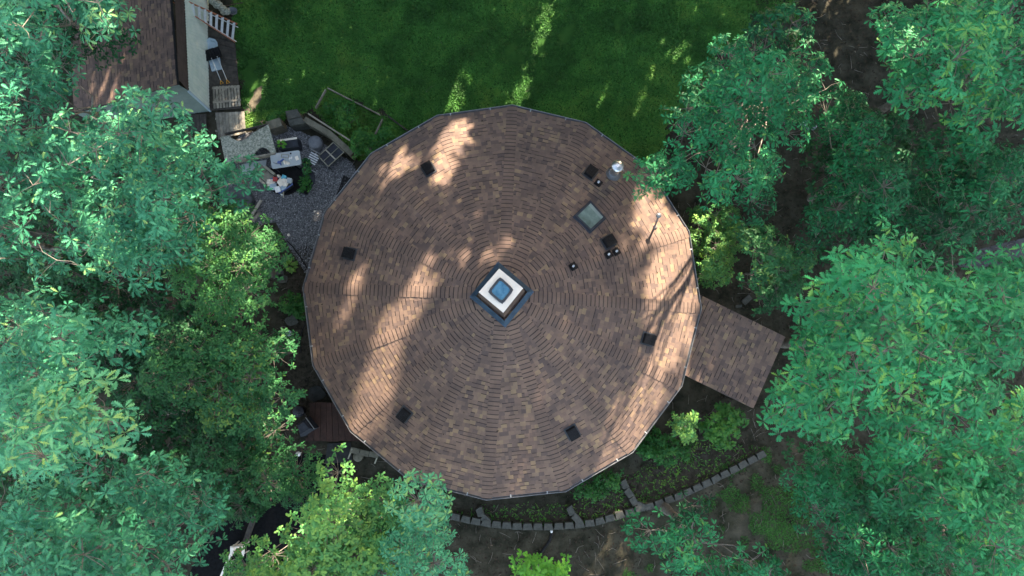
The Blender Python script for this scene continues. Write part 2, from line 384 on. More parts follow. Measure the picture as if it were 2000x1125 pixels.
def in_poly(x, y, poly):
    c = False; j = len(poly) - 1
    for i in range(len(poly)):
        xi, yi = poly[i]; xj, yj = poly[j]
        if (yi > y) != (yj > y) and x < (xj - xi) * (y - yi) / (yj - yi) + xi: c = not c
        j = i
    return c

def poly_dist(x, y, poly):
    d = 1e9
    for i in range(len(poly)):
        a = poly[i]; b = poly[(i + 1) % len(poly)]
        dx, dy = b[0] - a[0], b[1] - a[1]
        t = max(0, min(1, ((x - a[0]) * dx + (y - a[1]) * dy) / (dx * dx + dy * dy + 1e-9)))
        d = min(d, math.hypot(x - a[0] - t * dx, y - a[1] - t * dy))
    return d

def poisson(poly, sp, tries=3000):
    xs = [p[0] for p in poly]; ys = [p[1] for p in poly]
    pts = []
    for _ in range(tries):
        x, y = random.uniform(min(xs), max(xs)), random.uniform(min(ys), max(ys))
        if in_poly(x, y, poly) and all((x - a) ** 2 + (y - b) ** 2 > sp * sp for a, b in pts):
            pts.append((x, y))
    return pts

def make_tree(name, label, cat, outline, ztop, zedge, m='oak', leaf='oak', ln=0.20, nl=8, bough=0.75, gap=1.0, dens=1.0, layers=3, tone=0.5, base=None, trunk_r=0.16, group=None, tone_var=.13, keep=1.0, spread=1.0, z0=0.0):
    """outline: crown outline as seen in the photograph; each bough is placed inside it at its own height under a dome ztop..zedge"""
    cx = sum(p[0] for p in outline) / len(outline); cy = sum(p[1] for p in outline) / len(outline)
    zm = (ztop + zedge) / 2
    if leaf == 'oak': ln *= .86
    if base is None:
        c = G(cx, cy, zm * .45); bx, by = c.x, c.y
    else: bx, by = base
    ppm = FPX / (CAM_H - zm)                       # picture px per metre at the crown
    sp = bough * ppm * 1.20 * gap
    inset = bough * ppm * 0.34
    maxd = max(1.0, max(poly_dist(x, y, outline) for x, y in poisson(outline, sp * 1.2, 400) or [(cx, cy)]))
    cand = [(x, y) for x, y in poisson(outline, sp) if poly_dist(x, y, outline) > inset * random.uniform(.55, 1.1)]
    t = thing(name, label, cat, (bx, by, z0), group)
    W = MB()
    hub = z0 + (zedge - z0) * 0.55
    zl_ = z0 + (zedge - z0) * .84; lead = G(cx, cy, zl_)
    zl_ = z0 + (zedge - z0) * .84; lead = G(cx, cy, zl_)
    b0 = Vector((bx, by, z0 - .05)); b1 = Vector((bx, by, z0 + (zl_ - z0) * .75)); hb = Vector((bx, by, hub))
    pts, rad = [b0 + Vector((0, 0, 0))], [trunk_r * 1.4]
    for k in range(1, 10):
        t_k = k / 9; q_ = b0 * (1 - t_k) ** 2 + b1 * 2 * t_k * (1 - t_k) + lead * t_k ** 2
        pts.append(q_ + Vector((random.gauss(0, .04), random.gauss(0, .04), 0))); rad.append(trunk_r * (1.05 - .85 * t_k))
    hb = pts[5]
    W.tube(pts, rad, 9)
    RP, RA, RT, RTone, RL = [], [], [], [], []
    for x, y in cand:
        for lay in range(layers):
            d = min(1.0, poly_dist(x, y, outline) / maxd)
            z = zedge + (ztop - zedge) * (1 - (1 - d) ** 2) + random.gauss(0, .5) * min(1, zm / 6)
            px, py = x, y
            if lay:
                z -= lay * random.uniform(1.0, 2.1) * min(1.4, zm / 8); px += random.gauss(0, sp * .4); py += random.gauss(0, sp * .4)
                if random.random() < 0.2: continue
                if poly_dist(px, py, outline) < inset * .5 or not in_poly(px, py, outline): continue
            z = max(z, z0 + 0.25)
            B = G(px, py, z)
            br = bough * random.uniform(.7, 1.25)
            lnb = ln * random.uniform(.78, 1.08)
            n = max(4, int(dens * 1.85 * (br / (ln * .95)) ** 2 * random.uniform(.8, 1.15)))
            rr = np.sqrt(RNG.random(n)) * br; aa = RNG.uniform(0, 6.28, n)
            el = random.uniform(.75, 1.0); rot = random.uniform(0, 3.14)
            ox, oy = rr * np.cos(aa), rr * np.sin(aa) * el
            ox, oy = ox * math.cos(rot) - oy * math.sin(rot), ox * math.sin(rot) + oy * math.cos(rot)
            oz = br * .95 * (1 - (rr / br) ** 2) - br * .45 + RNG.normal(0, .10 * br, n)
            Q = np.stack([B.x + ox, B.y + oy, np.maximum(B.z + oz, z0 + .12)], 1)
            k = sun_keep(Q, ln, keep) if keep else np.ones(n, bool)
            Q = Q[k]
            if not len(Q): continue
            RP.append(Q); RL.append(np.full(len(Q), lnb)); RA.append(np.arctan2(oy, ox)[k]); RT.append((.75 * rr / br + RNG.normal(0, .22, n))[k])
            RTone.append(np.full(len(Q), tone + random.gauss(0, tone_var)) + RNG.normal(0, .06, len(Q)))
            # limb and twigs
            hz = min(z - .4, hub + random.uniform(0, .5) * max(0.1, ztop - hub)) if z > hub else z0 + (z - z0) * .5
            s = random.choice(pts[5:]); e = Vector((B.x, B.y, B.z - br * .35))
            mid = (s + e) / 2 + Vector((random.gauss(0, .15), random.gauss(0, .15), -(e - s).length * .14))
            L0 = max(.010, trunk_r * .14)
            if lay == 0 or random.random() < .15:
                q1 = s.lerp(mid, .5) + Vector((random.gauss(0, .08), random.gauss(0, .08), 0)); q2 = mid.lerp(e, .5) + Vector((random.gauss(0, .08), random.gauss(0, .08), random.gauss(0, .08)))
                W.tube([s, q1, mid, q2, e], [L0 * 1.3, L0, L0 * .8, L0 * .55, L0 * .35], n=5, caps=False)
            for q in Q[::2]:
                qv = Vector(q); m2 = e.lerp(qv, .5) + Vector((random.gauss(0, .04), random.gauss(0, .04), -.03))
                W.tube([e, m2, qv], [L0 * .25 + .003, L0 * .15 + .003, .004], n=3, caps=False)
    W.build('trunk', M['bark'], t)
    if RP:
        P = np.concatenate(RP)
        a = rosettes(P, np.concatenate(RA), np.concatenate(RT), np.concatenate(RL), nl, np.concatenate(RTone))
        leaves_mesh('crown', *a[:5], leaf, a[5], M[m], t)
    return t

# ================================================================== SETTING
def pxpoly(pts, z=0.0):
    return [(G(x, y, z).x, G(x, y, z).y) for x, y in pts]

def ragged(poly, step=0.35, amp=0.10):
    out = []
    for i in range(len(poly)):
        a, b = Vector(poly[i]), Vector(poly[(i + 1) % len(poly)])
        n = max(1, int((b - a).length / step))
        for k in range(n):
            p = a.lerp(b, k / n)
            out.append((p.x + random.gauss(0, amp), p.y + random.gauss(0, amp)))
    return out

def sheet(name, poly, z, m, kind='structure'):
    mb = MB(); mb.add([(x, y, z) for x, y in poly], [list(range(len(poly)))])
    o = mb.build(name, m)
    # ngon faces upward
    if o.data.polygons[0].normal.z < 0: o.data.flip_normals()
    return tag(o, kind=kind)

g = MB(); g.add([(-300, -300, 0), (300, -300, 0), (300, 300, 0), (-300, 300, 0)], [[0, 1, 2, 3]])
tag(g.build('ground', M['soil']), kind='structure')
LAWN_PX = [(462, -60), (1490, -60), (1470, 40), (1400, 120), (1330, 190), (1290, 300), (1290, 420), (1000, 420), (800, 400), (770, 275), (755, 235), (700, 200), (640, 178), (615, 205), (560, 222), (480, 240), (474, 160), (458, 70)]
LAWN = ragged(pxpoly(LAWN_PX), .22, .16)
sheet('lawn', LAWN, .004, M['lawn'])
YARD_PX = [(1180, 900), (1330, 860), (1500, 870), (1560, 930), (1640, 1180), (1200, 1180), (1250, 1040), (1180, 1000)]
YARD = ragged(pxpoly(YARD_PX), .4, .12)
sheet('yard', YARD, .004, M['yard'])
GRAVEL_PX = [(430, 330), (470, 262), (560, 246), (610, 268), (690, 318), (720, 420), (660, 560), (612, 560), (562, 478), (538, 432), (470, 450), (430, 400)]
GRAVEL = ragged(pxpoly(GRAVEL_PX), .3, .05)
sheet('gravel_patio', GRAVEL, .008, M['gravelbase'])
DRIVE_PX = [(585, 885), (660, 890), (690, 960), (650, 1010), (560, 1080), (520, 1200), (330, 1200), (400, 1060), (470, 990), (520, 925)]
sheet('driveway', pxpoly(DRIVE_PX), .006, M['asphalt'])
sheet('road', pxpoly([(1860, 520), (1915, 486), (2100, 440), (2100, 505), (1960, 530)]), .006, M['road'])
BEDS_PX = [[(612, 212), (640, 172), (690, 200), (800, 252), (790, 300), (700, 312), (660, 262)],
           [(560, 500), (612, 470), (640, 700), (640, 860), (560, 860), (560, 600)],
           [(880, 1010), (935, 985), (1110, 985), (1215, 935), (1340, 860), (1500, 880), (1330, 965), (1200, 1015), (1040, 1030)]]
for b in BEDS_PX:
    sheet('garden_soil', ragged(pxpoly(b), .3, .05), .010, M['bed'])

sheet('bare_path', ragged(pxpoly([(474, 222), (484, 200), (500, 172), (512, 168), (512, 190), (498, 214), (486, 232)]), .15, .04), .012, M['dirt'])
# ---------------------------------------------------------------- ground cover that nobody could count
def scatter_in(poly, n):
    P = np.array(poly); lo, hi = P.min(0), P.max(0)
    out = []
    while sum(len(o) for o in out) < n:
        q = RNG.uniform(lo, hi, (n, 2)); x, y = q[:, 0], q[:, 1]
        c = np.zeros(n, bool); j = len(P) - 1
        for i in range(len(P)):
            c ^= ((P[i, 1] > y) != (P[j, 1] > y)) & (x < (P[j, 0] - P[i, 0]) * (y - P[i, 1]) / (P[j, 1] - P[i, 1] + 1e-12) + P[i, 0]); j = i
        out.append(q[c])
        if len(out) > 60: break
    return np.concatenate(out)[:n]

def vnoise(x, y, s, seed=0):
    """smooth value noise in numpy"""
    r = np.random.default_rng(seed).random((64, 64))
    x, y = x / s + 31.7, y / s + 17.3
    i, j = np.floor(x).astype(int), np.floor(y).astype(int); u, v = x - i, y - j
    u, v = u * u * (3 - 2 * u), v * v * (3 - 2 * v)
    a = r[i % 64, j % 64] * (1 - u) + r[(i + 1) % 64, j % 64] * u
    b = r[i % 64, (j + 1) % 64] * (1 - u) + r[(i + 1) % 64, (j + 1) % 64] * u
    return a * (1 - v) + b * v

HC = Vector((-0.568, 1.695))     # house centre
def outside_house(q, r=6.0): return np.hypot(q[:, 0] - HC.x, q[:, 1] - HC.y) > r

def inside_np(q, poly):
    P = np.array(poly); x, y = q[:, 0], q[:, 1]; c = np.zeros(len(q), bool); j = len(P) - 1
    for i in range(len(P)):
        c ^= ((P[i, 1] > y) != (P[j, 1] > y)) & (x < (P[j, 0] - P[i, 0]) * (y - P[i, 1]) / (P[j, 1] - P[i, 1] + 1e-12) + P[i, 0]); j = i
    return c
def grass_obj(name, label, poly, n, thin, lmin, lmax, base=.45, seed=3, bare=()):
    q = scatter_in(poly, n); q = q[outside_house(q)]
    f = .35 * vnoise(q[:, 0], q[:, 1], 4.2, seed + 5) + .35 * vnoise(q[:, 0], q[:, 1], 1.4, seed) + .3 * vnoise(q[:, 0], q[:, 1], .45, seed + 1)
    for wx, wy, wr_ in bare:
        c = G(wx, wy); f = f - .30 * np.exp(-((q[:, 0] - c.x) ** 2 / wr_ ** 2 + (q[:, 1] - c.y) ** 2 / (wr_ * .6) ** 2)) * vnoise(q[:, 0], q[:, 1], .5, 77)
    ok_ = (f > thin) & ~(inside_np(q, pxpoly([(476, 222), (486, 202), (500, 178), (508, 174), (508, 190), (496, 212), (486, 228)])) & (RNG.random(len(q)) < .8)); q, f = q[ok_], f[ok_]
    k = 3; n = len(q)
    pos = np.repeat(np.c_[q, np.full(n, .004)], k, 0); pos[:, :2] += RNG.normal(0, .03, (n * k, 2))
    tone = np.repeat(base + (f - .5) * 1.3, k) + RNG.normal(0, .13, n * k)
    o = leaves_mesh(name, pos, RNG.uniform(0, 6.28, n * k), -RNG.uniform(.15, 1.0, n * k), RNG.normal(0, .5, n * k), RNG.uniform(lmin, lmax, n * k), 'blade', tone, M['grass'])
    return tag(o, label, 'grass', kind='stuff')
grass_obj('grass', 'dense dark green lawn grass above the round roof', LAWN, 78000, .20, .05, .13, bare=((1265, 18, 3.2), (1110, 25, 1.8), (965, 130, 1.5), (500, 200, 1.2), (1340, 60, 2.0), (1230, 250, 1.2), (820, 225, 1.0)))
grass_obj('grass', 'thin patchy grass below the curved row of edging blocks', YARD, 20000, .53, .04, .09, .08, 9)
EDGE = pxpoly([(1380, -50), (1560, -50), (1560, 90), (1440, 170), (1330, 250), (1300, 200)])
grass_obj('grass', 'thin grass fading into bare soil at the edge of the lawn under the right oaks', EDGE, 9000, .48, .05, .10, .30, 31)

for b_, lab_, n_ in ((BEDS_PX[0], 'low green weeds covering the timber-edged bed', 5200), ([(474, 250), (478, 226), (500, 222), (545, 216), (556, 232), (520, 244)], 'rough grass on the bank above the mottled slab', 2200), (BEDS_PX[2], 'sparse weeds on the dark soil inside the curved block rows', 700)):
    grass_obj('weeds', lab_, pxpoly(b_), n_, .30, .05, .14, .50, 21)

def litter_obj(name, label, poly, n, smin, smax, m, cat, z=.012, flat=.35, thin=0, tone=None, seed=5, keep_off=6.0):
    q = scatter_in(poly, n); q = q[outside_house(q, keep_off)]
    f = vnoise(q[:, 0], q[:, 1], .9, seed); q = q[f > thin]; n = len(q)
    pos = np.c_[q, RNG.uniform(z, z + .03, n)]
    o = leaves_mesh(name, pos, RNG.uniform(0, 6.28, n), RNG.normal(0, flat, n), RNG.normal(0, flat, n), RNG.uniform(smin, smax, n), 'oval', RNG.random(n) if tone is None else tone(n), m)
    return tag(o, label, cat, kind='stuff')
FLOOR_ALL = [(-22, -10.5), (23, -10.5), (25, 16), (-24, 16)]
lt = scatter_in(FLOOR_ALL, 80000)
lawn_np = np.array(pxpoly(LAWN_PX))
okm = outside_house(lt) & ~inside_np(lt, pxpoly(LAWN_PX)) & ~inside_np(lt, pxpoly(GRAVEL_PX)) & ~inside_np(lt, pxpoly(DRIVE_PX))
okm &= vnoise(lt[:, 0], lt[:, 1], 1.3, 8) > .22
lt = lt[okm]; n = len(lt)
o = leaves_mesh('leaf_litter', np.c_[lt, RNG.uniform(.012, .05, n)], RNG.uniform(0, 6.28, n), RNG.normal(0, .4, n), RNG.normal(0, .4, n), RNG.uniform(.04, .11, n), 'oval', RNG.beta(2, 3.2, n), M['litter'])
tag(o, 'dry brown fallen leaves on the dark forest floor', 'leaf litter', kind='stuff')

tq = scatter_in(FLOOR_ALL, 2600); tq = tq[outside_house(tq) & ~inside_np(tq, pxpoly(GRAVEL_PX)) & ~inside_np(tq, pxpoly(DRIVE_PX))]
tw_ = MB()
for x, y in tq:
    if inside_np(np.array([[x, y]]), pxpoly(LAWN_PX))[0] and random.random() < .93: continue
    a = random.uniform(0, 6.28); l = random.uniform(.12, .55); b = a + random.gauss(0, .4)
    p0 = Vector((x, y, .02)); p1 = p0 + Vector((math.cos(a) * l * .5, math.sin(a) * l * .5, random.uniform(0, .03))); p2 = p1 + Vector((math.cos(b) * l * .5, math.sin(b) * l * .5, 0))
    tw_.tube([p0, p1, p2], [.010, .008, .004], 4, caps=False)
tag(tw_.build('fallen_twigs', M['bark']), 'thin grey twigs strewn over the forest floor', 'twigs', kind='stuff')

# pebbles: small octahedra
q = scatter_in(pxpoly(GRAVEL_PX), 26000); q = q[outside_house(q, 6.1)]; n = len(q)
oc = np.array([(1, 0, 0), (0, 1, 0), (-1, 0, 0), (0, -1, 0), (0, 0, 1.0)]); of = np.array([(0, 1, 4), (1, 2, 4), (2, 3, 4), (3, 0, 4)])
an = RNG.uniform(0, 6.28, n); sz = RNG.uniform(.014, .034, n)
vx = oc[None] * sz[:, None, None] * RNG.uniform(.7, 1.2, (n, 1, 3))
V = np.stack([vx[:, :, 0] * np.cos(an)[:, None] - vx[:, :, 1] * np.sin(an)[:, None], vx[:, :, 0] * np.sin(an)[:, None] + vx[:, :, 1] * np.cos(an)[:, None], vx[:, :, 2]], 2) + np.c_[q, np.full(n, .010)][:, None]
o = np_mesh('gravel', V.reshape(-1, 3), (of[None] + (np.arange(n) * 5)[:, None, None]).reshape(-1, 3), np.repeat(RNG.beta(2, 2.2, n), 4), M['pebble'])
tag(o, 'loose blue grey gravel of the patio beside the round roof', 'gravel', kind='stuff')

# ================================================================== ROUND HOUSE
EAVE_Z, RISE = 3.35, 2.2
VPX = [(1002, 207), (1145, 240), (1268, 327), (1347, 451), (1370.5, 601), (1331, 754), (1234, 884), (1104.4, 958.7), (950, 973), None, (688.4, 841), (615.6, 715), (595, 563), (637.6, 413.3), (726.5, 302), (855.6, 227.3)]
EV = []
for i, p in enumerate(VPX):
    a = 1.5109 - i * 2 * math.pi / 16
    reg = Vector((HC.x + 6.78 * math.cos(a), HC.y + 6.78 * math.sin(a), EAVE_Z))
    EV.append(reg if p is None else reg.lerp(G(*p, EAVE_Z), .7))
EV = [Vector((HC.x, HC.y, EAVE_Z)) + (v - Vector((HC.x, HC.y, EAVE_Z))) * .992 for v in EV]
ap = G(981, 575, EAVE_Z + RISE)
APEX = Vector((ap.x, ap.y, EAVE_Z + RISE))
house = thing('round_house', 'sixteen-sided house under a brown shingle roof with a white-framed cupola at its peak', 'house', (HC.x, HC.y, 0))

w = MB()
NV = 16
wr = [Vector((HC.x, HC.y, 0)) + (Vector((v.x, v.y, 0)) - Vector((HC.x, HC.y, 0))) * .90 for v in EV]
for i in range(NV):
    a, b = wr[i], wr[(i + 1) % NV]
    up = Vector((0, 0, EAVE_Z + .1))
    w.add([a, b, b + up, a + up], [[0, 1, 2, 3]], .5)
w.build('wall', M['housewall'], house)
sf = MB()
for i in range(NV):
    a, b = wr[i] + Vector((0, 0, EAVE_Z - .12)), wr[(i + 1) % NV] + Vector((0, 0, EAVE_Z - .12))
    c, d = EV[(i + 1) % NV] - Vector((0, 0, .12)), EV[i] - Vector((0, 0, .12))
    sf.add([a, b, c, d], [[0, 1, 2, 3]])
sf.build('soffit', M['darkwood'], house)

def shingle_panel(mb, v0, v1, apex, top=0.97, expo=.143, tabw=(.09, .23), lift=.007, full=False, seed=0, over=.03):
    """courses of separate tabs up the slope v0-v1-apex (full: a parallelogram-like rectangle whose top edge is apex..apex+v1-v0)"""
    rnd = random.Random(seed)
    mid = (v0 + v1) / 2
    u = (v1 - v0).normalized()
    ref = apex if not full else apex + (v1 - v0) / 2
    s_dir = (ref - mid); s_dir -= u * s_dir.dot(u); L = s_dir.length; s_dir.normalize()
    nrm = u.cross(s_dir).normalized()
    if nrm.z < 0: nrm = -nrm
    def left(s):  return 0.0 if full else (apex - v0).dot(u) * s / L
    def right(s): return (v1 - v0).length if full else (v1 - v0).length + ((apex - v1).dot(u)) * s / L
    W0 = lambda uu, s, h: v0 + u * uu + s_dir * s + nrm * h
    nC = int(L * top / expo)
    # underlay
    if full: mb.add([v0, v1, W0(right(0), L, 0), W0(0, L, 0)], [[0, 1, 2, 3]], .1)
    else: mb.add([v0, v1, apex], [[0, 1, 2]], .1)
    patchy = [rnd.random() for _ in range(64)]
    for k in range(nC):
        s0 = k * expo + rnd.gauss(0, .002) - (over if k == 0 else 0); s1 = (k + 1) * expo + .012
        l0, r0, l1, r1 = left(s0), right(s0), left(s1), right(s1)
        x = l0 - rnd.random() * .2
        while x < r0:
            tw = rnd.uniform(*tabw); xe = x + tw
            a0, b0 = max(x + .0015, l0), min(xe - .0015, r0); a1, b1 = max(a0, l1), min(b0, r1)
            if b0 - a0 > .02:
                if b1 < a1: a1 = b1 = max(min((a1 + b1) / 2, r1), l1)
                hi = lift * (1.0 if rnd.random() < .5 else 1.75)
                t = min(.92, max(0, rnd.betavariate(3.2, 3.6)))
                if rnd.random() < .07: t = rnd.uniform(.74, .92)
                if rnd.random() < .14: t = rnd.uniform(0, .14)
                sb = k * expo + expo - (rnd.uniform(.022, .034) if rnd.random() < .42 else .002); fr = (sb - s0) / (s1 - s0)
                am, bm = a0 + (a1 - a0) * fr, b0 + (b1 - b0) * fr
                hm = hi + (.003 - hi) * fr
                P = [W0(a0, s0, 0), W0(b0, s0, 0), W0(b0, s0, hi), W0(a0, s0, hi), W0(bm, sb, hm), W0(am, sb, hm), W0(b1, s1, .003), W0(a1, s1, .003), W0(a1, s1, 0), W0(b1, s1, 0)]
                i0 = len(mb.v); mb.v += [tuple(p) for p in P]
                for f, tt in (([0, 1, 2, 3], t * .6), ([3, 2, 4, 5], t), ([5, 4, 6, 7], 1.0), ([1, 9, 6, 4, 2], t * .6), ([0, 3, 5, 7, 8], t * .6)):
                    mb.f.append([i0 + j for j in f]); mb.c.append(tt); mb.s.append(False)
            x = xe
rf = MB()
for i in range(NV):
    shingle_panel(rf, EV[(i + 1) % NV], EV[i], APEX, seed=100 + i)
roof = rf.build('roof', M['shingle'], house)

def panel_frame(i):
    v0, v1 = EV[(i + 1) % NV], EV[i]
    u = (v1 - v0).normalized(); s = APEX - (v0 + v1) / 2; s -= u * s.dot(u); s.normalize(); n = u.cross(s).normalized()
    if n.z < 0: n = -n
    return u, s, n

def roof_hit(px, py):
    d = ray(px, py)
    for i in range(NV):
        h = intersect_ray_tri(EV[i], EV[(i + 1) % NV], APEX, d, CAM_P, True)
        if h: return h, i
    return G(px, py, EAVE_Z), 0

# ridge caps: every cap is bent over its ridge
for i in range(NV):
    mb = MB(); rnd = random.Random(500 + i)
    e = EV[i]; r = APEX - e; L = r.length; r.normalize()
    flaps = []
    for pi in (i, (i - 1) % NV):
        u, s, n = panel_frame(pi)
        f = u - r * u.dot(r); f.normalize()
        side = EV[(i + 1) % NV] if pi == i else EV[(i - 1) % NV]
        if f.dot(side - e) < 0: f = -f
        flaps.append((f, n))
    nn = (flaps[0][1] + flaps[1][1]).normalized()
    k = 0; expo = .150
    while (k + 1) * expo < L - .85:
        s0, s1 = k * expo - (.03 if k == 0 else 0), (k + 1) * expo + .01
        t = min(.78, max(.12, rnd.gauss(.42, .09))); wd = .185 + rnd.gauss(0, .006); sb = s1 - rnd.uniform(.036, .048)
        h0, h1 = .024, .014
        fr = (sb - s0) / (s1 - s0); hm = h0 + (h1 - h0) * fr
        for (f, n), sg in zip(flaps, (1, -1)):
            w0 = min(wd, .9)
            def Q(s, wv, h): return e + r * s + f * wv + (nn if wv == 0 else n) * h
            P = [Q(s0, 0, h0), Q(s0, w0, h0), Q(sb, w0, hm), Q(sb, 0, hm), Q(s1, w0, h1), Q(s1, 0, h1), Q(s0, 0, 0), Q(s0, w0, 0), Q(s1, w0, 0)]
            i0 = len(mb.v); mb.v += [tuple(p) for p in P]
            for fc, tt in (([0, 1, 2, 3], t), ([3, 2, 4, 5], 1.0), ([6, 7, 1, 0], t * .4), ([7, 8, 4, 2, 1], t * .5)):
                mb.f.append([i0 + j for j in fc]); mb.c.append(tt); mb.s.append(False)
        k += 1
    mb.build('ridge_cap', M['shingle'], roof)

# gutter ring with hangers
gt = MB()
Z = Vector((0, 0, 1))
def outp(v, d, dz):
    o_ = Vector((v.x - HC.x, v.y - HC.y, 0)).normalized()
    return v + o_ * d + Z * dz
prof = [(-.03, -.02), (-.03, -.13), (.075, -.13), (.115, -.03), (.115, -.012), (.100, -.012), (.100, -.03), (.065, -.11), (-.015, -.11), (-.015, -.02)]
ring = [[outp(v, d, z) for d, z in prof] for v in EV]
m_ = len(prof)
gt.add([p for r_ in ring for p in r_], [[i * m_ + k, ((i + 1) % NV) * m_ + k, ((i + 1) % NV) * m_ + (k + 1) % m_, i * m_ + (k + 1) % m_] for i in range(NV) for k in range(m_)])
gutter = gt.build('gutter', M['gutter'], house)
for i in range(NV):
    a, b = EV[i], EV[(i + 1) % NV]
    for fr in (.22 + random.uniform(-.05, .05), .74 + random.uniform(-.05, .05)):
        p = outp(a.lerp(b, fr), .04, .0)
        x = (b - a).normalized(); y = Vector((0, 0, 1)).cross(x); Mx = Matrix((x, y, Z)).transposed()
        MB().box(p + Z * .0, (.03, .10, .012), Mx).build('gutter_hanger', M['grey'], gutter)

# cupola
def quad_at(pts, z): return [G(x, y, z) for x, y in pts]
CB = quad_at([(973, 511), (1043, 570), (987, 640), (917, 580)], 5.30)
CT = quad_at([(975, 525), (1021.5, 563), (983, 611), (935, 571)], 6.05)
cc = sum((p for p in CB), Vector()) / 4
ct = sum((p for p in CT), Vector()) / 4
cu = MB()
inner = [cc + (p - cc) * .80 for p in CB]
lowb = [Vector((p.x, p.y, 4.9)) for p in inner]
topb = [ct + (p - ct) * .93 for p in CT]; topb = [Vector((p.x, p.y, 6.02)) for p in topb]
# lapped courses of shingle up the cupola wall
nst = 6
for k in range(nst):
    f0, f1 = k / nst, (k + 1) / nst
    lo_ = [a.lerp(b, f0) for a, b in zip(lowb, topb)]; hi_ = [a.lerp(b, f1) for a, b in zip(lowb, topb)]
    cl = sum(lo_, Vector()) / 4
    lo2 = [cl + (p - cl) * 1.035 for p in lo_]
    for j in range(4):
        cu.add([lo_[j], lo_[(j + 1) % 4], lo2[(j + 1) % 4], lo2[j]], [[0, 1, 2, 3]], .05)
        for q_ in range(6):
            a0, b0 = lo2[j].lerp(lo2[(j + 1) % 4], q_ / 6), lo2[j].lerp(lo2[(j + 1) % 4], (q_ + 1) / 6)
            a1, b1 = hi_[j].lerp(hi_[(j + 1) % 4], q_ / 6), hi_[j].lerp(hi_[(j + 1) % 4], (q_ + 1) / 6)
            cu.add([a0, b0, b1, a1], [[0, 1, 2, 3]], random.uniform(.05, .6))
cupola = cu.build('cupola', M['shingle'], house)
fl = MB()
for j in range(4):
    a, b = CB[j], CB[(j + 1) % 4]; c, d = inner[(j + 1) % 4], inner[j]
    zr = lambda p, o: Vector((p.x, p.y, EAVE_Z + RISE * (1 - (Vector((p.x, p.y)) - Vector((APEX.x, APEX.y))).length / 6.75) + o))
    fl.hexa([zr(a, -.02), zr(b, -.02), zr(c, .0), zr(d, .0)], [zr(a, .11), zr(b, .11), zr(c, .19), zr(d, .19)])
for j in range(4):
    fl.box(Vector((CB[j].x, CB[j].y, zr(CB[j], .12).z)).lerp(cc, .08), (.11, .11, .04), Matrix.Rotation(.7, 3, 'Z'))
fl.build('flashing', M['flash'], cupola)
tr = MB()
IN = quad_at([(976.5, 541), (1003, 566), (981, 594), (953, 570)], 6.09)
for j in range(4):
    a, b, c, d = CT[j], CT[(j + 1) % 4], IN[(j + 1) % 4], IN[j]
    tr.hexa([Vector((p.x, p.y, 6.03)) for p in (a, b, c, d)], [Vector((p.x, p.y, 6.10)) for p in (a, b, c, d)])
tr.build('trim', M['white'], cupola)
ci = sum(IN, Vector()) / 4
def rrect(pts, sc, z, rad=.22):
    c0 = sum(pts, Vector()) / 4; out = []
    P = [c0 + (p - c0) * sc for p in pts]
    for j in range(4):
        p, a, b = P[j], P[j - 1], P[(j + 1) % 4]
        for t in (0, .33, .67, 1):
            q0 = p.lerp(a, rad * (1 - t)); q1 = p.lerp(b, rad * t)
            s0 = p + (a - p) * rad * (1 - t) ** 2 + (b - p) * rad * t ** 2
            out.append(Vector((s0.x, s0.y, z)))
    return out
fr = MB()
o0, o1, i1, i0_ = rrect(IN, 1.06, 6.10), rrect(IN, 1.03, 6.17), rrect(IN, .80, 6.17), rrect(IN, .78, 6.12)
n = len(o0)
fr.add(o0 + o1 + i1 + i0_, [[k * n + j, k * n + (j + 1) % n, (k + 1) * n + (j + 1) % n, (k + 1) * n + j] for k in range(3) for j in range(n)])
fr.build('skylight_frame', M['darkmetal'], cupola)
gl = MB()
# ribbed glazing: shallow corrugation across the pane
nr = 14
A, B, C_, D = [ci + (p - ci) * .80 for p in IN]
for k in range(nr):
    t0, t1, tm = k / nr, (k + 1) / nr, (k + .5) / nr
    def L_(a, b, t, z): p = a.lerp(b, t); return Vector((p.x, p.y, z))
    gl.add([L_(A, B, t0, 6.135), L_(D, C_, t0, 6.135), L_(D, C_, tm, 6.150), L_(A, B, tm, 6.150), L_(D, C_, t1, 6.135), L_(A, B, t1, 6.135)], [[0, 1, 2, 3], [3, 2, 4, 5]], .5)
gl.build('glass', M['glassblue'], cupola)

def frame_of(i):
    u, s, n = panel_frame(i)
    return Matrix((u, s, n)).transposed(), u, s, n

# box vents
for j, (x, y) in enumerate([(838, 332), (685, 496), (791, 808), (1117, 843), (1264, 662), (1152, 339), (1187, 473)]):
    p, i = roof_hit(x, y); Mx, u, s, n = frame_of(i)
    mb = MB(); mb.box(p + n * .03, (.44, .46, .02), Mx)
    fl_ = mb
    hd = MB()
    # hood: open underside box, sloping front
    F = lambda a, b, c: p + u * a + s * b + n * c
    hd.hexa([F(-.17, -.20, .04), F(.17, -.20, .04), F(.17, .17, .04), F(-.17, .17, .04)], [F(-.16, -.17, .17), F(.16, -.17, .17), F(.15, .14, .15), F(-.15, .14, .15)])
    hd.hexa([F(-.18, -.22, .165), F(.18, -.22, .165), F(.17, .16, .145), F(-.17, .16, .145)], [F(-.18, -.22, .185), F(.18, -.22, .185), F(.17, .16, .165), F(-.17, .16, .165)])
    for t in (-.08, 0.0, .08):
        hd.hexa([F(t - .006, -.21, .185), F(t + .006, -.21, .185), F(t + .006, .15, .166), F(t - .006, .15, .166)], [F(t - .006, -.21, .196), F(t + .006, -.21, .196), F(t + .006, .15, .176), F(t - .006, .15, .176)])
    h_ = hd.build('roof_vent', M['black'], house)
    fl_.build('flashing', M['darkmetal'], h_)

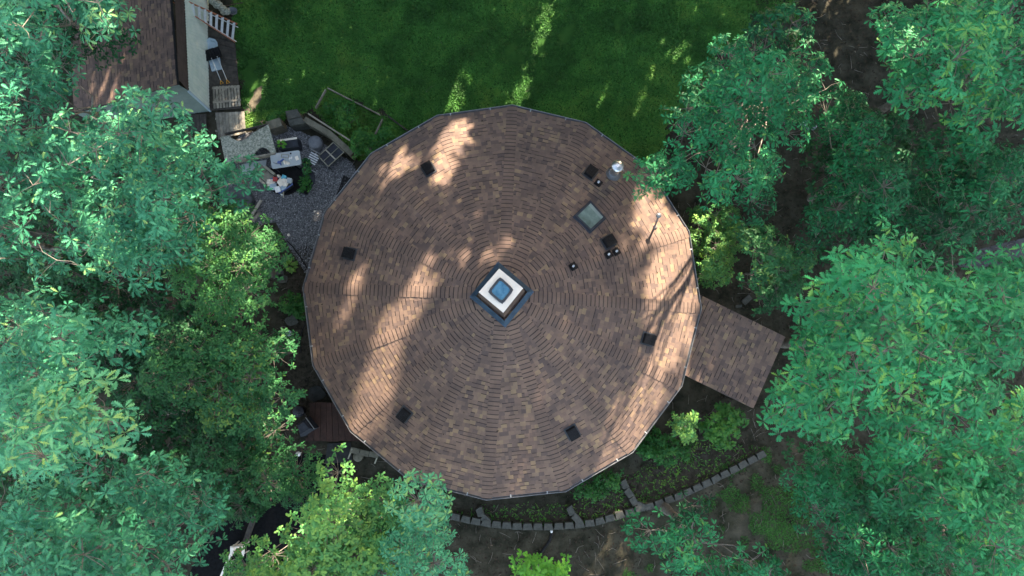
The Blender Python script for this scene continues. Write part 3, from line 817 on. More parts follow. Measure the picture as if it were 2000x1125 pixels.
# big square skylight
SK = [roof_hit(x, y) for x, y in ((1152, 395), (1181, 427), (1152, 454), (1121, 424))]
pi = roof_hit(1151, 424)[1]; Mx, u, s, n = frame_of(pi)
SP = [q_[0] for q_ in SK]; sc_ = sum(SP, Vector()) / 4
fr = MB()
for j in range(4):
    a, b = SP[j], SP[(j + 1) % 4]; c, d = sc_ + (b - sc_) * .84, sc_ + (a - sc_) * .84
    fr.hexa([a - n * .02, b - n * .02, c - n * .02, d - n * .02], [a + n * .12, b + n * .12, c + n * .12, d + n * .12])
for j in range(4):
    a, b = SP[j], SP[(j + 1) % 4]; A2, B2 = sc_ + (a - sc_) * 1.10, sc_ + (b - sc_) * 1.10
    fr.hexa([A2 + n * .005, B2 + n * .005, b + n * .005, a + n * .005], [A2 + n * .04, B2 + n * .04, b + n * .05, a + n * .05])
skl = fr.build('skylight', M['navy'], house)
gl = MB(); gl.hexa([sc_ + (p - sc_) * .84 + n * .06 for p in SP], [sc_ + (p - sc_) * .84 + n * .10 for p in SP])
gl.build('glass', M['glass'], skl)
# inner shaft edge seen through the pane: pale bar on two sides
br = MB()
e0 = [sc_ + (p - sc_) * .84 + n * .102 for p in SP]
br.hexa([e0[0], e0[1], e0[1].lerp(e0[2], .16), e0[0].lerp(e0[3], .16)], [q_ + n * .008 for q_ in (e0[0], e0[1], e0[1].lerp(e0[2], .16), e0[0].lerp(e0[3], .16))])
br.build('pane_bar', M['sidinggreen'], skl)

# stainless chimney
p, i = roof_hit(1197, 341)
top = G(1205.5, 322, p.z + .95)
top = Vector((p.x + .03, p.y + .05, p.z + .95))
ch = MB()
ch.lathe(p, [(.135, -.1), (.135, .62), (.150, .63), (.150, .66), (.135, .67), (.135, .74)], 28)
chim = ch.build('chimney', M['steel'], house)
cf = MB(); cf.lathe(p, [(.27, -.06), (.26, .03), (.20, .10), (.19, .16), (.16, .19), (.16, .22)], 28); cf.build('flashing', M['gutter'], chim)
cb = MB(); cb.lathe(top + Z * -.20, [(.10, .0), (.10, .1), (.205, .11), (.21, .14), (.205, .19), (.15, .225), (.06, .245)], 32); cb.build('chimney_cap', M['steel'], chim)
bk = MB(); bk.beam(p + Vector((.12, .02, .35)), p + Vector((.30, .08, .36)), .03, .03); bk.beam(p + Vector((.30, .08, .36)), p + Vector((.36, .10, .05)), .025, .025); bk.build('bracket', M['steel'], chim)
# plumbing vents
for x, y in [(1168, 358), (1188, 498), (1203, 492), (1119, 521)]:
    p, i = roof_hit(x, y); Mx, u, s, n = frame_of(i)
    mb = MB(); mb.lathe(p, [(.11, -.03), (.10, .04), (.07, .11), (.058, .14)], 18); mb.box(p + n * .028, (.24, .26, .012), Mx)
    v_ = mb.build('vent_pipe', M['black'], house)
    q_ = MB(); q_.lathe(p, [(.036, .1), (.036, .24), (.028, .24), (.028, .15)], 16); q_.build('pipe_end', M['whiteplastic'], v_)
p, i = roof_hit(1279, 443)
mb = MB(); tp = G(1286.5, 421, p.z + .62)
mb.tube([p - Z * .05, p.lerp(tp, .5), tp], .035, 12)
v_ = mb.build('flue_pipe', M['rust'], house)
mb = MB(); mb.lathe(tp - Z * .05, [(.05, 0), (.085, .02), (.088, .07), (.06, .10), (.02, .11)], 18); mb.build('pipe_cap', M['gutter'], v_)
mb = MB(); mb.lathe(p, [(.10, -.03), (.08, .03), (.045, .07)], 16); mb.build('flashing', M['rust'], v_)

# bits of leaf lying on the shingles
lp = []
while len(lp) < 140:
    a, r_ = random.uniform(0, 6.28), 6.5 * math.sqrt(random.random())
    x, y = HC.x + r_ * math.cos(a), HC.y + r_ * math.sin(a)
    for i in range(NV):
        h = intersect_ray_tri(EV[i], EV[(i + 1) % NV], APEX, Vector((0, 0, -1)), Vector((x, y, 20)), True)
        if h and (h - APEX).length > 1.3: lp.append(tuple(h + Z * .03)); break
lp = np.array(lp); n = len(lp)
o = leaves_mesh('fallen_leaves', lp, RNG.uniform(0, 6.28, n), RNG.normal(0, .25, n), RNG.normal(0, .25, n), RNG.uniform(.03, .10, n), 'oval', RNG.uniform(.3, 1, n), M['litter'])
tag(o, 'small dry leaves scattered over the brown shingles of the round roof', 'fallen leaves', kind='stuff')

# entry porch roof
pz = 2.95
PR = [G(1360, 586, pz), G(1532, 657, pz - .35), G(1470, 797, pz - .35), G(1326, 757, pz)]
pr = MB()
v0, v1 = PR[1], PR[2]
ua = (PR[2] - PR[1]).normalized()
# full rectangle: eave edge PR1->PR2, top edge towards the house
sh0 = PR[1]; sh1 = PR[2]
top0 = PR[0]
dirv = (top0 - sh0); dirv -= ua * dirv.dot(ua)
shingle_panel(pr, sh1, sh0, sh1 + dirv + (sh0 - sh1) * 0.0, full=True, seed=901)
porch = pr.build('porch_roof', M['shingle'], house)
q_ = MB()
corn = [sh0, sh1, sh1 + dirv, sh0 + dirv]
q_.hexa([c - Z * .16 for c in corn], [c - Z * .005 for c in corn])
q_.build('fascia', M['darkwood'], porch)
for c in (sh0, sh1):
    c2 = c.lerp(sum(corn, Vector()) / 4, .12)
    pp = MB(); pp.box((c2.x, c2.y, (c2.z - .2) / 2), (.14, .14, c2.z - .2)); pp.build('porch_post', M['darkwood'], house)

# ================================================================== SHED
shed = thing('shed', 'shed with brown shingle roof, mint white side wall and grey-green gable at the lawn corner', 'shed', G(300, 100, 0))
EZ = 2.05                                     # right eave
RZ = 3.05                                     # ridge
e0, e1 = G(356, -60, EZ), G(367, 176, EZ)     # right eave
r0, r1 = G(331, -60, RZ), G(349, 165, RZ)     # ridge
# left slope continues down to the left
run = (r0 - r1)
uu = run.normalized()
lefts = Vector((-uu.y, uu.x, 0))
if lefts.x > 0: lefts = -lefts
l0, l1 = r0 + lefts * 4.6 - Z * 1.35, r1 + lefts * 4.6 - Z * 1.35
mb = MB()
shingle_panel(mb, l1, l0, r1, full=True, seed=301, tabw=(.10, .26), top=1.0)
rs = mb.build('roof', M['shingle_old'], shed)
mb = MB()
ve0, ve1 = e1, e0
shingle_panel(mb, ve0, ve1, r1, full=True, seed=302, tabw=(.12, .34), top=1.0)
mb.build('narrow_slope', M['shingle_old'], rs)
mb = MB(); mb.beam(r0 + Z * .045, r1 + Z * .045, .07, .03); mb.build('ridge_strip', M['black'], rs)
# right wall from eave to ground: vertical corrugation
b0, b1 = G(405, -60, 0), G(411, 216, 0)
t0_, t1_ = e0 + Vector((.0, 0, -.05)), e1 + Vector((.0, 0, -.05))
outw = (b0 - b1).normalized().cross(Z)
if outw.x < 0: outw = -outw
wl = MB(); nb = 42
for k in range(nb):
    fa, fm, fb = k / nb, (k + .75) / nb, (k + 1) / nb
    bo = outw * .018
    A = [b0.lerp(b1, fa) + bo, b0.lerp(b1, fm) + bo, t0_.lerp(t1_, fm) + bo, t0_.lerp(t1_, fa) + bo]
    B = [b0.lerp(b1, fm), b0.lerp(b1, fb), t0_.lerp(t1_, fb), t0_.lerp(t1_, fm)]
    wl.add(A, [[0, 1, 2, 3]]); wl.add(B, [[0, 1, 2, 3]])
    wl.add([A[1], B[0], B[3], A[2]], [[0, 1, 2, 3]])
wl.build('side_wall', M['siding'], shed)
# gable wall: lap siding
gl0 = Vector((l1.x, l1.y, l1.z)) - lefts * .15
gw = MB(); nl_ = 17
g_b0, g_b1 = b1, G(175, 218, 0)
prof_top = [e1 - Z * .05, r1 - Z * .06, l1 - Z * .06]
H = RZ
def wall_x(z):
    """left and right ends of the gable wall at height z"""
    right = b1.lerp(e1, min(1, z / EZ)) if z <= EZ else e1.lerp(r1, (z - EZ) / (RZ - EZ))
    lbase = Vector((gl0.x - .0, gl0.y, 0)) + (b1 - Vector((e1.x, e1.y, 0)))
    zl = l1.z - .06
    left = lbase.lerp(Vector((l1.x, l1.y, zl)), min(1, z / zl)) if z <= zl else Vector((l1.x, l1.y, zl)).lerp(r1, (z - zl) / (RZ - zl))
    return left, right
for k in range(nl_):
    z0_, z1_ = H * .98 * k / nl_, H * .98 * (k + 1) / nl_
    la, ra = wall_x(z0_); lb, rb = wall_x(z1_)
    la, ra, lb, rb = [Vector((p.x, p.y, z)) for p, z in ((la, z0_), (ra, z0_), (lb, z1_), (rb, z1_))]
    o_ = Vector((0, -.022, 0))
    gw.add([la + o_, ra + o_, rb, lb], [[0, 1, 2, 3]]); gw.add([la, ra, ra + o_, la + o_], [[0, 1, 2, 3]])
gw.build('gable_wall', M['sidinggreen'], shed)
ct_ = MB(); ct_.beam(b1 + Vector((.0, -.02, 0)), e1 + Vector((.0, -.02, -.04)), .07, .07, up=(0, 1, 0)); ct_.build('corner_trim', M['sled'], shed)

# ================================================================== THINGS BY THE SHED
def planks(mb, quad, n, gap=.012, th=.04, along=0):
    """quad: 4 world points; n boards running from edge 0-1 to edge 3-2"""
    a, b, c, d = [Vector(p) for p in quad]
    for k in range(n):
        f0, f1 = k / n, (k + 1) / n
        w_ = (b - a).length; g_ = gap / max(w_, .01) / 2
        j0, j1 = random.uniform(-.015, .015), random.uniform(-.015, .015)
        dn = (d - a).normalized()
        P = [a.lerp(b, f0 + g_) - dn * j0, a.lerp(b, f1 - g_) - dn * j0, d.lerp(c, f1 - g_) + dn * j1, d.lerp(c, f0 + g_) + dn * j1]
        dz = random.uniform(-.004, .004)
        mb.hexa([p - Z * th + Z * dz for p in P], [p + Z * dz for p in P], random.random())
    return mb
def quadz(pts, z): return [G(x, y, z) for x, y in pts]

mb = MB(); planks(mb, quadz([(404, 40), (408, 216), (470, 212), (456, 60)], .12), 13)
dk = mb.build('deck', M['darkwood']); tag(dk, 'dark weathered board deck running along the mint white shed wall', 'deck')
mb = MB(); planks(mb, quadz([(420, 220), (477, 217), (480, 260), (426, 272)], .10), 9)
for y_ in (232, 256): mb.beam(G(421, y_, .03), G(478, y_ - 3, .03), .08, .05)
tag(mb.build('boardwalk', M['oldwood']), 'grey board walkway just below the picket gate', 'walkway')
mb = MB(); planks(mb, quadz([(350, 226), (402, 222), (404, 254), (352, 262)], .08), 8)
tag(mb.build('wooden_ramp', M['darkwood']), 'dark grey plank ramp below the grey-green gable wall', 'ramp')

# stepladder
lad = thing('stepladder', 'orange fibreglass stepladder with pale treads leaning beside the shed eave', 'ladder', G(455, 70, 0))
LA0, LA1 = G(459, 82, .18), G(338, 4, 1.75)
LB0, LB1 = G(463, 47, .18), G(380, 9, 1.45); LB1 = LB0 + (LB1 - LB0) * 1.55
for a, b in ((LA0, LA1), (LB0, LB1)):
    mb = MB(); mb.beam(a, b, .035, .08); mb.build('rail', M['orange'], lad)
for k in range(11):
    f = (k + .45) / 11.2
    a, b = LA0.lerp(LA1, f), LB0.lerp(LB1, f)
    mb = MB(); mb.beam(a + Z * .035, b + Z * .035, .095, .025); mb.build('tread', M['alu'], lad)
for a, b in ((LA0, LA1), (LB0, LB1)):
    mb = MB(); c = (LA0 + LB0) / 2
    a2 = a.lerp(c, .2) - Z * .13; b2 = b.lerp((LA1 + LB1) / 2, .2) - Z * .13
    mb.tube([a2, b2], .018, 6); mb.build('back_rail', M['alu'], lad)

# sled
mb = MB()
sc_pts = []
A0, A1 = G(409, 74, .20), G(423, 137, .20)
ax = (A1 - A0).normalized(); sd = Vector((-ax.y, ax.x, 0)); Ls = (A1 - A0).length
out_ = []
for k in range(13):
    t = k / 12; w_ = .27 * (min(1, math.sqrt(max(0, 1 - (1 - min(t / .25, 1)) ** 2)) + .05)) * (1 - .28 * t)
    out_.append((t, w_))
rimo = [A0 + ax * t * Ls + sd * w_ for t, w_ in out_] + [A0 + ax * t * Ls - sd * w_ for t, w_ in out_[::-1]]
cen = (A0 + A1) / 2
inn = [cen + (p - cen) * .86 for p in rimo]; flo = [cen + (p - cen) * .80 - Z * .06 for p in rimo]
n = len(rimo)
mb.add(rimo + [p + Z * .02 for p in rimo] + [p + Z * .02 for p in inn] + flo, [[k * n + j, k * n + (j + 1) % n, (k + 1) * n + (j + 1) % n, (k + 1) * n + j] for k in range(3) for j in range(n)] + [list(range(3 * n, 4 * n))])
mb.add([p - Z * .05 for p in rimo], [list(range(n))])
tag(mb.build('sled', M['sled']), 'pale blue plastic sled with a rounded end lying on the dark deck', 'sled')
for lab, (bx_, by_), (hx, hy), wd in (('snow shovel with the shorter visible shaft, its black blade over the sled middle', (413, 112), (431, 157), .44), ('snow shovel with black blade overlapping the sled edge and yellow grip nearer the lawn', (424, 109), (443, 156), .40)):
    a, b = G(bx_, by_, .30), G(hx, hy, .16)
    d_ = (b - a).normalized(); s_ = Vector((-d_.y, d_.x, 0)).normalized()
    t_ = thing('snow_shovel', lab, 'shovel', (a.x, a.y, 0), 'snow shovels on the shed deck')
    mb = MB()
    # curved scoop
    N_ = 6; rows = []
    for k in range(N_ + 1):
        f = k / N_; rows.append([a - d_ * (.30 - .42 * f) + s_ * e * wd * .5 + Z * (.02 + .10 * (f - .5) ** 2 * 2) for e in (-1, -.5, 0, .5, 1)])
    vs = [p for r_ in rows for p in r_]
    fs = [[k * 5 + j, k * 5 + j + 1, (k + 1) * 5 + j + 1, (k + 1) * 5 + j] for k in range(N_) for j in range(4)]
    mb.add(vs, fs, .5, True); mb.add([p - Z * .008 for p in vs], [f[::-1] for f in fs], .5, True)
    for e in (-.3, 0, .3): mb.beam(a - d_ * .25 + s_ * e * wd + Z * .05, a + d_ * .10 + s_ * e * wd + Z * .04, .02, .03)
    mb.build('blade', M['black'], t_)
    mb = MB(); mb.tube([a + d_ * .05 + Z * .05, b], .016, 8); mb.build('shaft', M['alu'], t_)
    mb = MB(); g0, g1, g2 = b, b + d_ * .14 + s_ * .065, b + d_ * .14 - s_ * .065
    mb.tube([g0, g1, g2, g0], .017, 6); mb.build('grip', M['yellowp'], t_)

# picket gate lying flat
gz = .22
GA, GB, GC, GD = G(416, 170, gz), G(467, 167, gz), G(470, 207, gz), G(418, 212, gz)
gate = thing('picket_gate', 'weathered picket gate with a diagonal brace lying flat beside the lawn', 'gate', (GD.x, GD.y, 0))
for k in range(9):
    f = (k + .25) / 8.6
    a, b = GA.lerp(GB, f), GD.lerp(GC, f)
    mb = MB(); mb.beam(a + (a - b).normalized() * .02, b, .088, .022, tone=random.random()); mb.build('picket', M['oldwood'], gate)
for f in (.06, .72):
    mb = MB(); a, b = GA.lerp(GD, f), GB.lerp(GC, f); mb.beam(a + Z * .026 - (b - a) * .02, b + Z * .026 + (b - a) * .03, .085, .026, tone=.7); mb.build('rail', M['oldwood'], gate)
mb = MB(); mb.beam(GA.lerp(GB, .52).lerp(GD, .10) + Z * .027, GA.lerp(GD, .66) + Z * .027 + (GB - GA) * .06, .08, .022, tone=.6); mb.build('brace', M['oldwood'], gate)

# odds and ends at the top
mb = MB()
c = G(428, 12, .25)
rnd = random.Random(4)
for k in range(9):
    rows = [];
    cx_, cy_ = c.x + (k - 4) * .075 + rnd.gauss(0, .03), c.y - (k - 4) * .05 + rnd.gauss(0, .03)
    mb.lathe((cx_, cy_, .14), [(.03, .0), (.14, .04), (.16, .12), (.10, .20), (.03, .24)], 7, Matrix.Rotation(rnd.uniform(-.4, .4), 3, 'X'), smooth=False)
tag(mb.build('plastic_bag', M['granite']), 'crumpled pale plastic bag beyond the stepladder', 'bag')
c = G(456, 25, 0)
mb = MB(); mb.lathe(c, [(.14, 0), (.19, .16), (.21, .18), (.19, .18), (.16, .07), (.02, .05)], 22, sx=1.1, sy=.75)
tag(mb.build('wire_basket', M['greyfab']), 'small oval grey basket at the edge of the lawn past the stepladder', 'basket')
mb = MB(); a, b = G(440, 12, .1), G(475, 5, .1); mb.tube([a, a.lerp(b, .5) + Z * .02, b], .016, 6)
tag(mb.build('wooden_stake', M['terracotta']), 'thin brown stake on the ground above the oval basket', 'stake')

# ================================================================== RETAINING TIMBERS
def wall_block(name, label, cat, px_top, z, m, zb=0, group=None):
    mb = MB(); mb.prism([(p.x, p.y) for p in quadz(px_top, z)], zb, z)
    return tag(mb.build(name, m), label, cat, group)
def timber_wall(name, label, pts, wd, h, cat='retaining wall', nlay=3):
    """stack of timbers along px points"""
    t_ = None; mb = MB()
    for k in range(nlay):
        z0_, z1_ = h * k / nlay, h * (k + 1) / nlay - .008
        for a, b in zip(pts[:-1], pts[1:]):
            A, B = G(*a, h), G(*b, h)
            mb.beam((A.x, A.y, (z0_ + z1_) / 2), (B.x, B.y, (z0_ + z1_) / 2), wd + random.uniform(-.01, .01), z1_ - z0_)
    return tag(mb.build(name, M['timber']), label, cat)
timber_wall('timber_wall', 'low timber wall between the mottled slab and the square block', [(522, 246), (548, 237)], .34, .75)
timber_wall('timber_wall', 'long timber retaining wall along the weedy bed above the patio', [(594, 232), (640, 258), (688, 300)], .22, .70)
wall_block('stone_block', 'upper grey block of the two beside the timber wall corner', 'stone block', [(557, 217), (580, 213), (588, 227), (562, 233)], .80, M['stone'], group='grey corner blocks')
wall_block('stone_block', 'lower larger grey block at the timber wall corner', 'stone block', [(561, 233), (588, 228), (597, 240), (566, 246)], .72, M['stone'], group='grey corner blocks')
mb = MB(); mb.beam(G(602, 222, .78), G(700, 285, .78), .05, .10)
tag(mb.build('edging_board', M['oldwood']), 'pale edging board on the back of the long timber retaining wall', 'edging board')
for lab, a, b in (('pale edging board standing on the left side of the weedy bed', (616, 211), (636, 175)), ('pale edging board along the lawn side of the weedy bed', (640, 172), (742, 224)), ('dark edging board continuing towards the round roof', (757, 226), (800, 258)), ('short pale edging board crossing the weedy bed near the roof', (731, 265), (747, 232))):
    mb = MB(); A, B = G(*a, .16), G(*b, .16)
    mb.beam((A.x, A.y, .10), (B.x, B.y, .10), .038, .18)
    tag(mb.build('edging_board', M['darkwood'] if 'dark' in lab else M['oldwood'] if 'lawn' in lab else M['oldwood']), lab, 'edging board', 'edging boards of the weedy bed')

# ================================================================== PATIO THINGS
# mottled slab with two round notches
sl = thing('notched_slab', 'large mottled grey-green slab with a round notch in two sides on a timber edge', 'slab', G(490, 285, 0))
sz_ = .85
ol = [(430, 268), (446, 265)]
ol += [(446 + (500 - 446) * t, 265 - 12 * t + 16 * math.sin(math.pi * t)) for t in (.15, .3, .45, .6, .75, .9)]
ol += [(524, 243), (539, 297)]
ol += [(539 - 10 - 34 * t, 299 + 2 * t - 13 * math.sin(math.pi * t)) for t in (.0, .12, .3, .5, .7, .88, 1)]
ol += [(462, 312), (440, 318)]
mb = MB(); mb.prism([(p.x, p.y) for p in quadz(ol, sz_)], sz_ - .07, sz_); mb.build('slab_top', M['granite'], sl)
mb = MB(); mb.beam(G(458, 316, sz_ - .16), G(539, 301, sz_ - .16), .07, .26); mb.build('front_timber', M['oldwood'], sl)
mb = MB(); mb.beam(G(440, 262, sz_ - .14), G(522, 244, sz_ - .14), .06, .12); mb.build('back_timber', M['darkwood'], sl)
mb = MB()
for a in ((465, 300), (525, 290), (512, 258), (450, 275)):
    p = G(*a, .4); mb.box((p.x, p.y, .39), (.12, .12, .78))
mb.build('support', M['darkwood'], sl)
# pavers under it
wall_block('paving_slab', 'pale grey-blue paving slab below the mottled slab and beside the striped chair', 'paving slab', [(472, 321), (520, 312), (519, 334), (508, 348), (492, 351), (488, 342), (473, 338)], .06, M['grey'])
# storage bench with plant
sb_ = thing('storage_box', 'black storage box with a white strip along its back edge', 'box', G(560, 282, 0))
mb = MB(); mb.prism([(p.x, p.y) for p in quadz([(542, 274), (580, 268), (583, 286), (545, 292)], .55)], 0, .55); mb.build('box_body', M['navy'], sb_)
mb = MB(); mb.prism([(p.x, p.y) for p in quadz([(541, 273.5), (579.5, 267.5), (580, 271), (541.5, 277)], .585)], .553, .585); mb.build('lid_strip', M['white'], sb_)

def leafy(name, label, cat, px, py, z, rad, n, ln, m, kind='oval', pot=None, group=None, h=.25, tone=.5):
    p = G(px, py, z)
    t_ = thing(name, label, cat, (p.x, p.y, max(0, z - .3)), group)
    rr = rad * np.sqrt(RNG.random(n)); aa = RNG.uniform(0, 6.28, n)
    pos = np.c_[p.x + rr * .55 * np.cos(aa), p.y + rr * .55 * np.sin(aa), z + h * (1 - (rr / rad) ** 2) * RNG.uniform(.5, 1, n)]
    leaves_mesh('leaves', pos, aa + RNG.normal(0, .5, n), RNG.normal(.15, .35, n), RNG.normal(0, .4, n), RNG.uniform(.7, 1.1, n) * ln, kind, tone + RNG.normal(0, .2, n), M[m], t_)
    mb = MB()
    if pot:
        mb.lathe((p.x, p.y, max(0, z - pot)), [(rad * .35, 0), (rad * .5, pot * .9), (rad * .55, pot), (rad * .46, pot), (rad * .44, pot * .8), (.01, pot * .78)], 18)
        mb.build('pot', M['terracotta'], t_)
    else:
        for a in RNG.uniform(0, 6.28, 5): mb.tube([(p.x, p.y, max(0, z - .25)), (p.x + math.cos(a) * rad * .4, p.y + math.sin(a) * rad * .4, z + h * .6)], .008, 4)
        mb.build('stem', M['bark'], t_)
    return t_
leafy('potted_plant', 'yellow-green leafy potted plant standing on the black storage box', 'plant', 550, 281, .70, .17, 26, .15, 'bright', pot=.12, h=.14, tone=.8)

# folding table with clutter
tz = .74
tb = thing('folding_table', 'pale grey folding table with rounded corners covered in small clutter', 'table', G(557, 312, 0))
TC = quadz([(527, 301), (585, 293), (589, 321), (531, 330)], tz)
cn = sum(TC, Vector()) / 4
def round_quad(P, rad, z):
    out = []
    for j in range(4):
        p, a, b = P[j], P[j - 1], P[(j + 1) % 4]
        ua_, ub_ = (a - p).normalized() * rad, (b - p).normalized() * rad
        for t in (0, .25, .5, .75, 1):
            q_ = p + ua_ * (1 - t) ** 2 + ub_ * t ** 2
            out.append((q_.x, q_.y))
    return out
mb = MB(); mb.prism(round_quad(TC, .09, tz), tz - .045, tz); mb.build('table_top', M['grey'], tb)
for p in TC:
    q_ = p.lerp(cn, .14)
    mb = MB(); mb.tube([(q_.x, q_.y, tz - .05), (q_.x, q_.y, 0)], .015, 8); mb.build('leg', M['gutter'], tb)
clut = [('tool', 'blue and dark hand tool lying on the folding table', 549, 315, 'blue', (.26, .09, .07), .6), ('cloth', 'white crumpled cloth on the folding table', 560, 318, 'white', (.20, .13, .07), -.3), ('cloth', 'small white rag on the folding table between the tool and the booklet', 568, 310, 'whiteplastic', (.11, .09, .05), .5),
        ('booklet', 'small white booklet near the right end of the folding table', 580, 309, 'white', (.13, .17, .02), .4), ('wooden_tray', 'thin brown frame lying on the folding table', 557, 305, 'wicker', (.28, .12, .015), -.12), ('pen', 'dark slim stick at the left end of the folding table', 538, 319, 'darkmetal', (.16, .02, .02), -.3),
        ('clip', 'small dark clip beside the white booklet', 568, 300, 'black', (.05, .05, .03), .3)]
for nm, lab, x, y, m, s_, rz in clut:
    p = G(x, y, tz); mb = MB(); Mz = Matrix.Rotation(rz, 3, 'Z')
    if nm == 'cloth':
        rnd = random.Random(x)
        for k in range(5): mb.lathe(p + Mz @ Vector(((k - 2) * s_[0] / 4, rnd.uniform(-.03, .03), .002)), [(s_[1] * rnd.uniform(.3, .5), 0), (s_[1] * .4, s_[2] * .5), (s_[1] * .15, s_[2] * rnd.uniform(.6, 1.2))], 6, Matrix.Rotation(k, 3, 'Z'), smooth=False)
    elif nm == 'wooden_tray':
        for a, b in (((-1, -1), (1, -1)), ((1, -1), (1, 1)), ((1, 1), (-1, 1)), ((-1, 1), (-1, -1))):
            mb.beam(p + Mz @ Vector((a[0] * s_[0] / 2, a[1] * s_[1] / 2, .012)), p + Mz @ Vector((b[0] * s_[0] / 2, b[1] * s_[1] / 2, .012)), .02, .02)
    elif nm == 'tool':
        mb.beam(p + Mz @ Vector((-s_[0] / 2, 0, .03)), p + Mz @ Vector((s_[0] / 2, 0, .03)), .05, .05); mb.lathe(p + Mz @ Vector((-.09, .0, .002)), [(.05, 0), (.06, .05), (.04, .08)], 10); mb.beam(p + Mz @ Vector((-.05, -.02, .03)), p + Mz @ Vector((-.08, -.14, .03)), .04, .04)
    elif nm == 'pen':
        mb.tube([p + Mz @ Vector((-.09, 0, .012)), p + Mz @ Vector((.09, 0, .012))], .009, 6)
    else:
        mb.hexa([p + Mz @ Vector((a * s_[0] / 2, b * s_[1] / 2, .002)) for a, b in ((-1, -1), (1, -1), (1, 1), (-1, 1))], [p + Mz @ Vector((a * s_[0] / 2.1, b * s_[1] / 2.1, s_[2])) for a, b in ((-1, -1), (1, -1), (1, 1), (-1, 1))])
    tag(mb.build(nm, M[m]), lab, nm.replace('_', ' '))

# round stool / pouf
p = G(620, 283, 0)
mb = MB(); mb.lathe(p, [(.24, 0), (.27, .06), (.28, .22), (.27, .36), (.23, .41), (.10, .43), (.02, .425)], 30)
tag(mb.build('pouf', M['greyfab']), 'round grey pouf beside the timber retaining wall', 'pouf')
# square-tube frame
fz = .5
FP = quadz([(651, 278), (672, 297), (641, 325), (622, 305)], fz)
frm = thing('tube_frame', 'pale square frame of thin tubes with a cross in the middle on the gravel', 'frame', G(646, 302, 0))
mb = MB()
for j in range(4): mb.tube([FP[j], FP[(j + 1) % 4]], .02, 6)
mb.build('top_frame', M['wicker'], frm)
mb = MB(); mb.beam(FP[0].lerp(FP[3], .53), FP[1].lerp(FP[2], .53), .05, .03); mb.build('cross_bar', M['palewood'], frm)
mb = MB(); mb.tube([FP[0].lerp(FP[1], .5), FP[3].lerp(FP[2], .5)], .014, 6); mb.build('cross_tube', M['wicker'], frm)
for q_ in FP:
    mb = MB(); mb.tube([q_, (q_.x, q_.y, 0)], .02, 6); mb.build('leg', M['darkmetal'], frm)
mb = MB(); mb.add([p - Z * .06 for p in FP], [[0, 1, 2, 3]]); mb.add([p - Z * .066 for p in FP], [[3, 2, 1, 0]]); mb.build('dark_netting', M['navy'], frm)

# slatted metal chair
cp = G(612, 310, .4)
chr_ = thing('metal_chair', 'small grey slatted metal chair tipped between the pouf and the tube frame', 'chair', (cp.x, cp.y, 0))
Mc = Matrix.Rotation(R(-28), 3, 'Z')
def LC(x, y, z): return cp + Mc @ Vector((x, y, z))
mb = MB()
for k in range(5): mb.beam(LC(-.20, .18 - k * .09, .04), LC(.20, .18 - k * .09, .04), .045, .012)
mb.build('seat', M['alu'], chr_)
mb = MB()
for k in range(3): mb.beam(LC(-.20, .26, .12 + k * .12), LC(.20, .26, .12 + k * .12), .012, .05)
mb.build('backrest', M['gutter'], chr_)
for sx in (-1, 1):
    mb = MB(); mb.tube([LC(sx * .21, .22, .46), LC(sx * .21, .20, .03), LC(sx * .21, .26, -.4)], .012, 6); mb.build('leg', M['darkmetal'], chr_)
    mb = MB(); mb.tube([LC(sx * .21, .22, .03), LC(sx * .21, -.24, .03), LC(sx * .21, -.28, -.4)], .012, 6); mb.build('leg', M['darkmetal'], chr_)
mb = MB(); mb.tube([LC(-.21, -.28, -.38), LC(-.21, -.40, -.36), LC(.21, -.40, -.36), LC(.21, -.28, -.38)], .012, 6); mb.build('foot_bar', M['alu'], chr_)

leafy('potted_plant', 'bushy potted plant between the folding table and the metal chair', 'plant', 599, 318, .45, .24, 80, .12, 'small', pot=.35, tone=.45)
leafy('potted_plant', 'round olive-leaved potted plant at the right end of the dark round mat', 'plant', 599, 333, .42, .22, 90, .10, 'yellow', pot=.32, tone=.25)
# planter trough
tp_ = thing('planter_trough', 'narrow dark planter trough filled with leafy green plants on the gravel', 'planter', G(597, 360, 0))
mb = MB(); mb.prism([(p.x, p.y) for p in quadz([(594, 346), (607, 349), (597, 378), (585, 374)], .26)], 0, .26); mb.build('trough', M['black'], tp_)
q_ = [G(601, 349, .34), G(591, 374, .34)]
n = 150; f = RNG.random(n); c_ = np.outer(1 - f, np.array(q_[0])) + np.outer(f, np.array(q_[1])); c_[:, :2] += RNG.normal(0, .09, (n, 2)); c_[:, 2] += RNG.uniform(-.03, .12, n)
leaves_mesh('leaves', c_, RNG.uniform(0, 6.28, n), RNG.normal(.1, .4, n), RNG.normal(0, .4, n), RNG.uniform(.08, .15, n), 'oval', .45 + RNG.normal(0, .2, n), M['weed'], tp_)

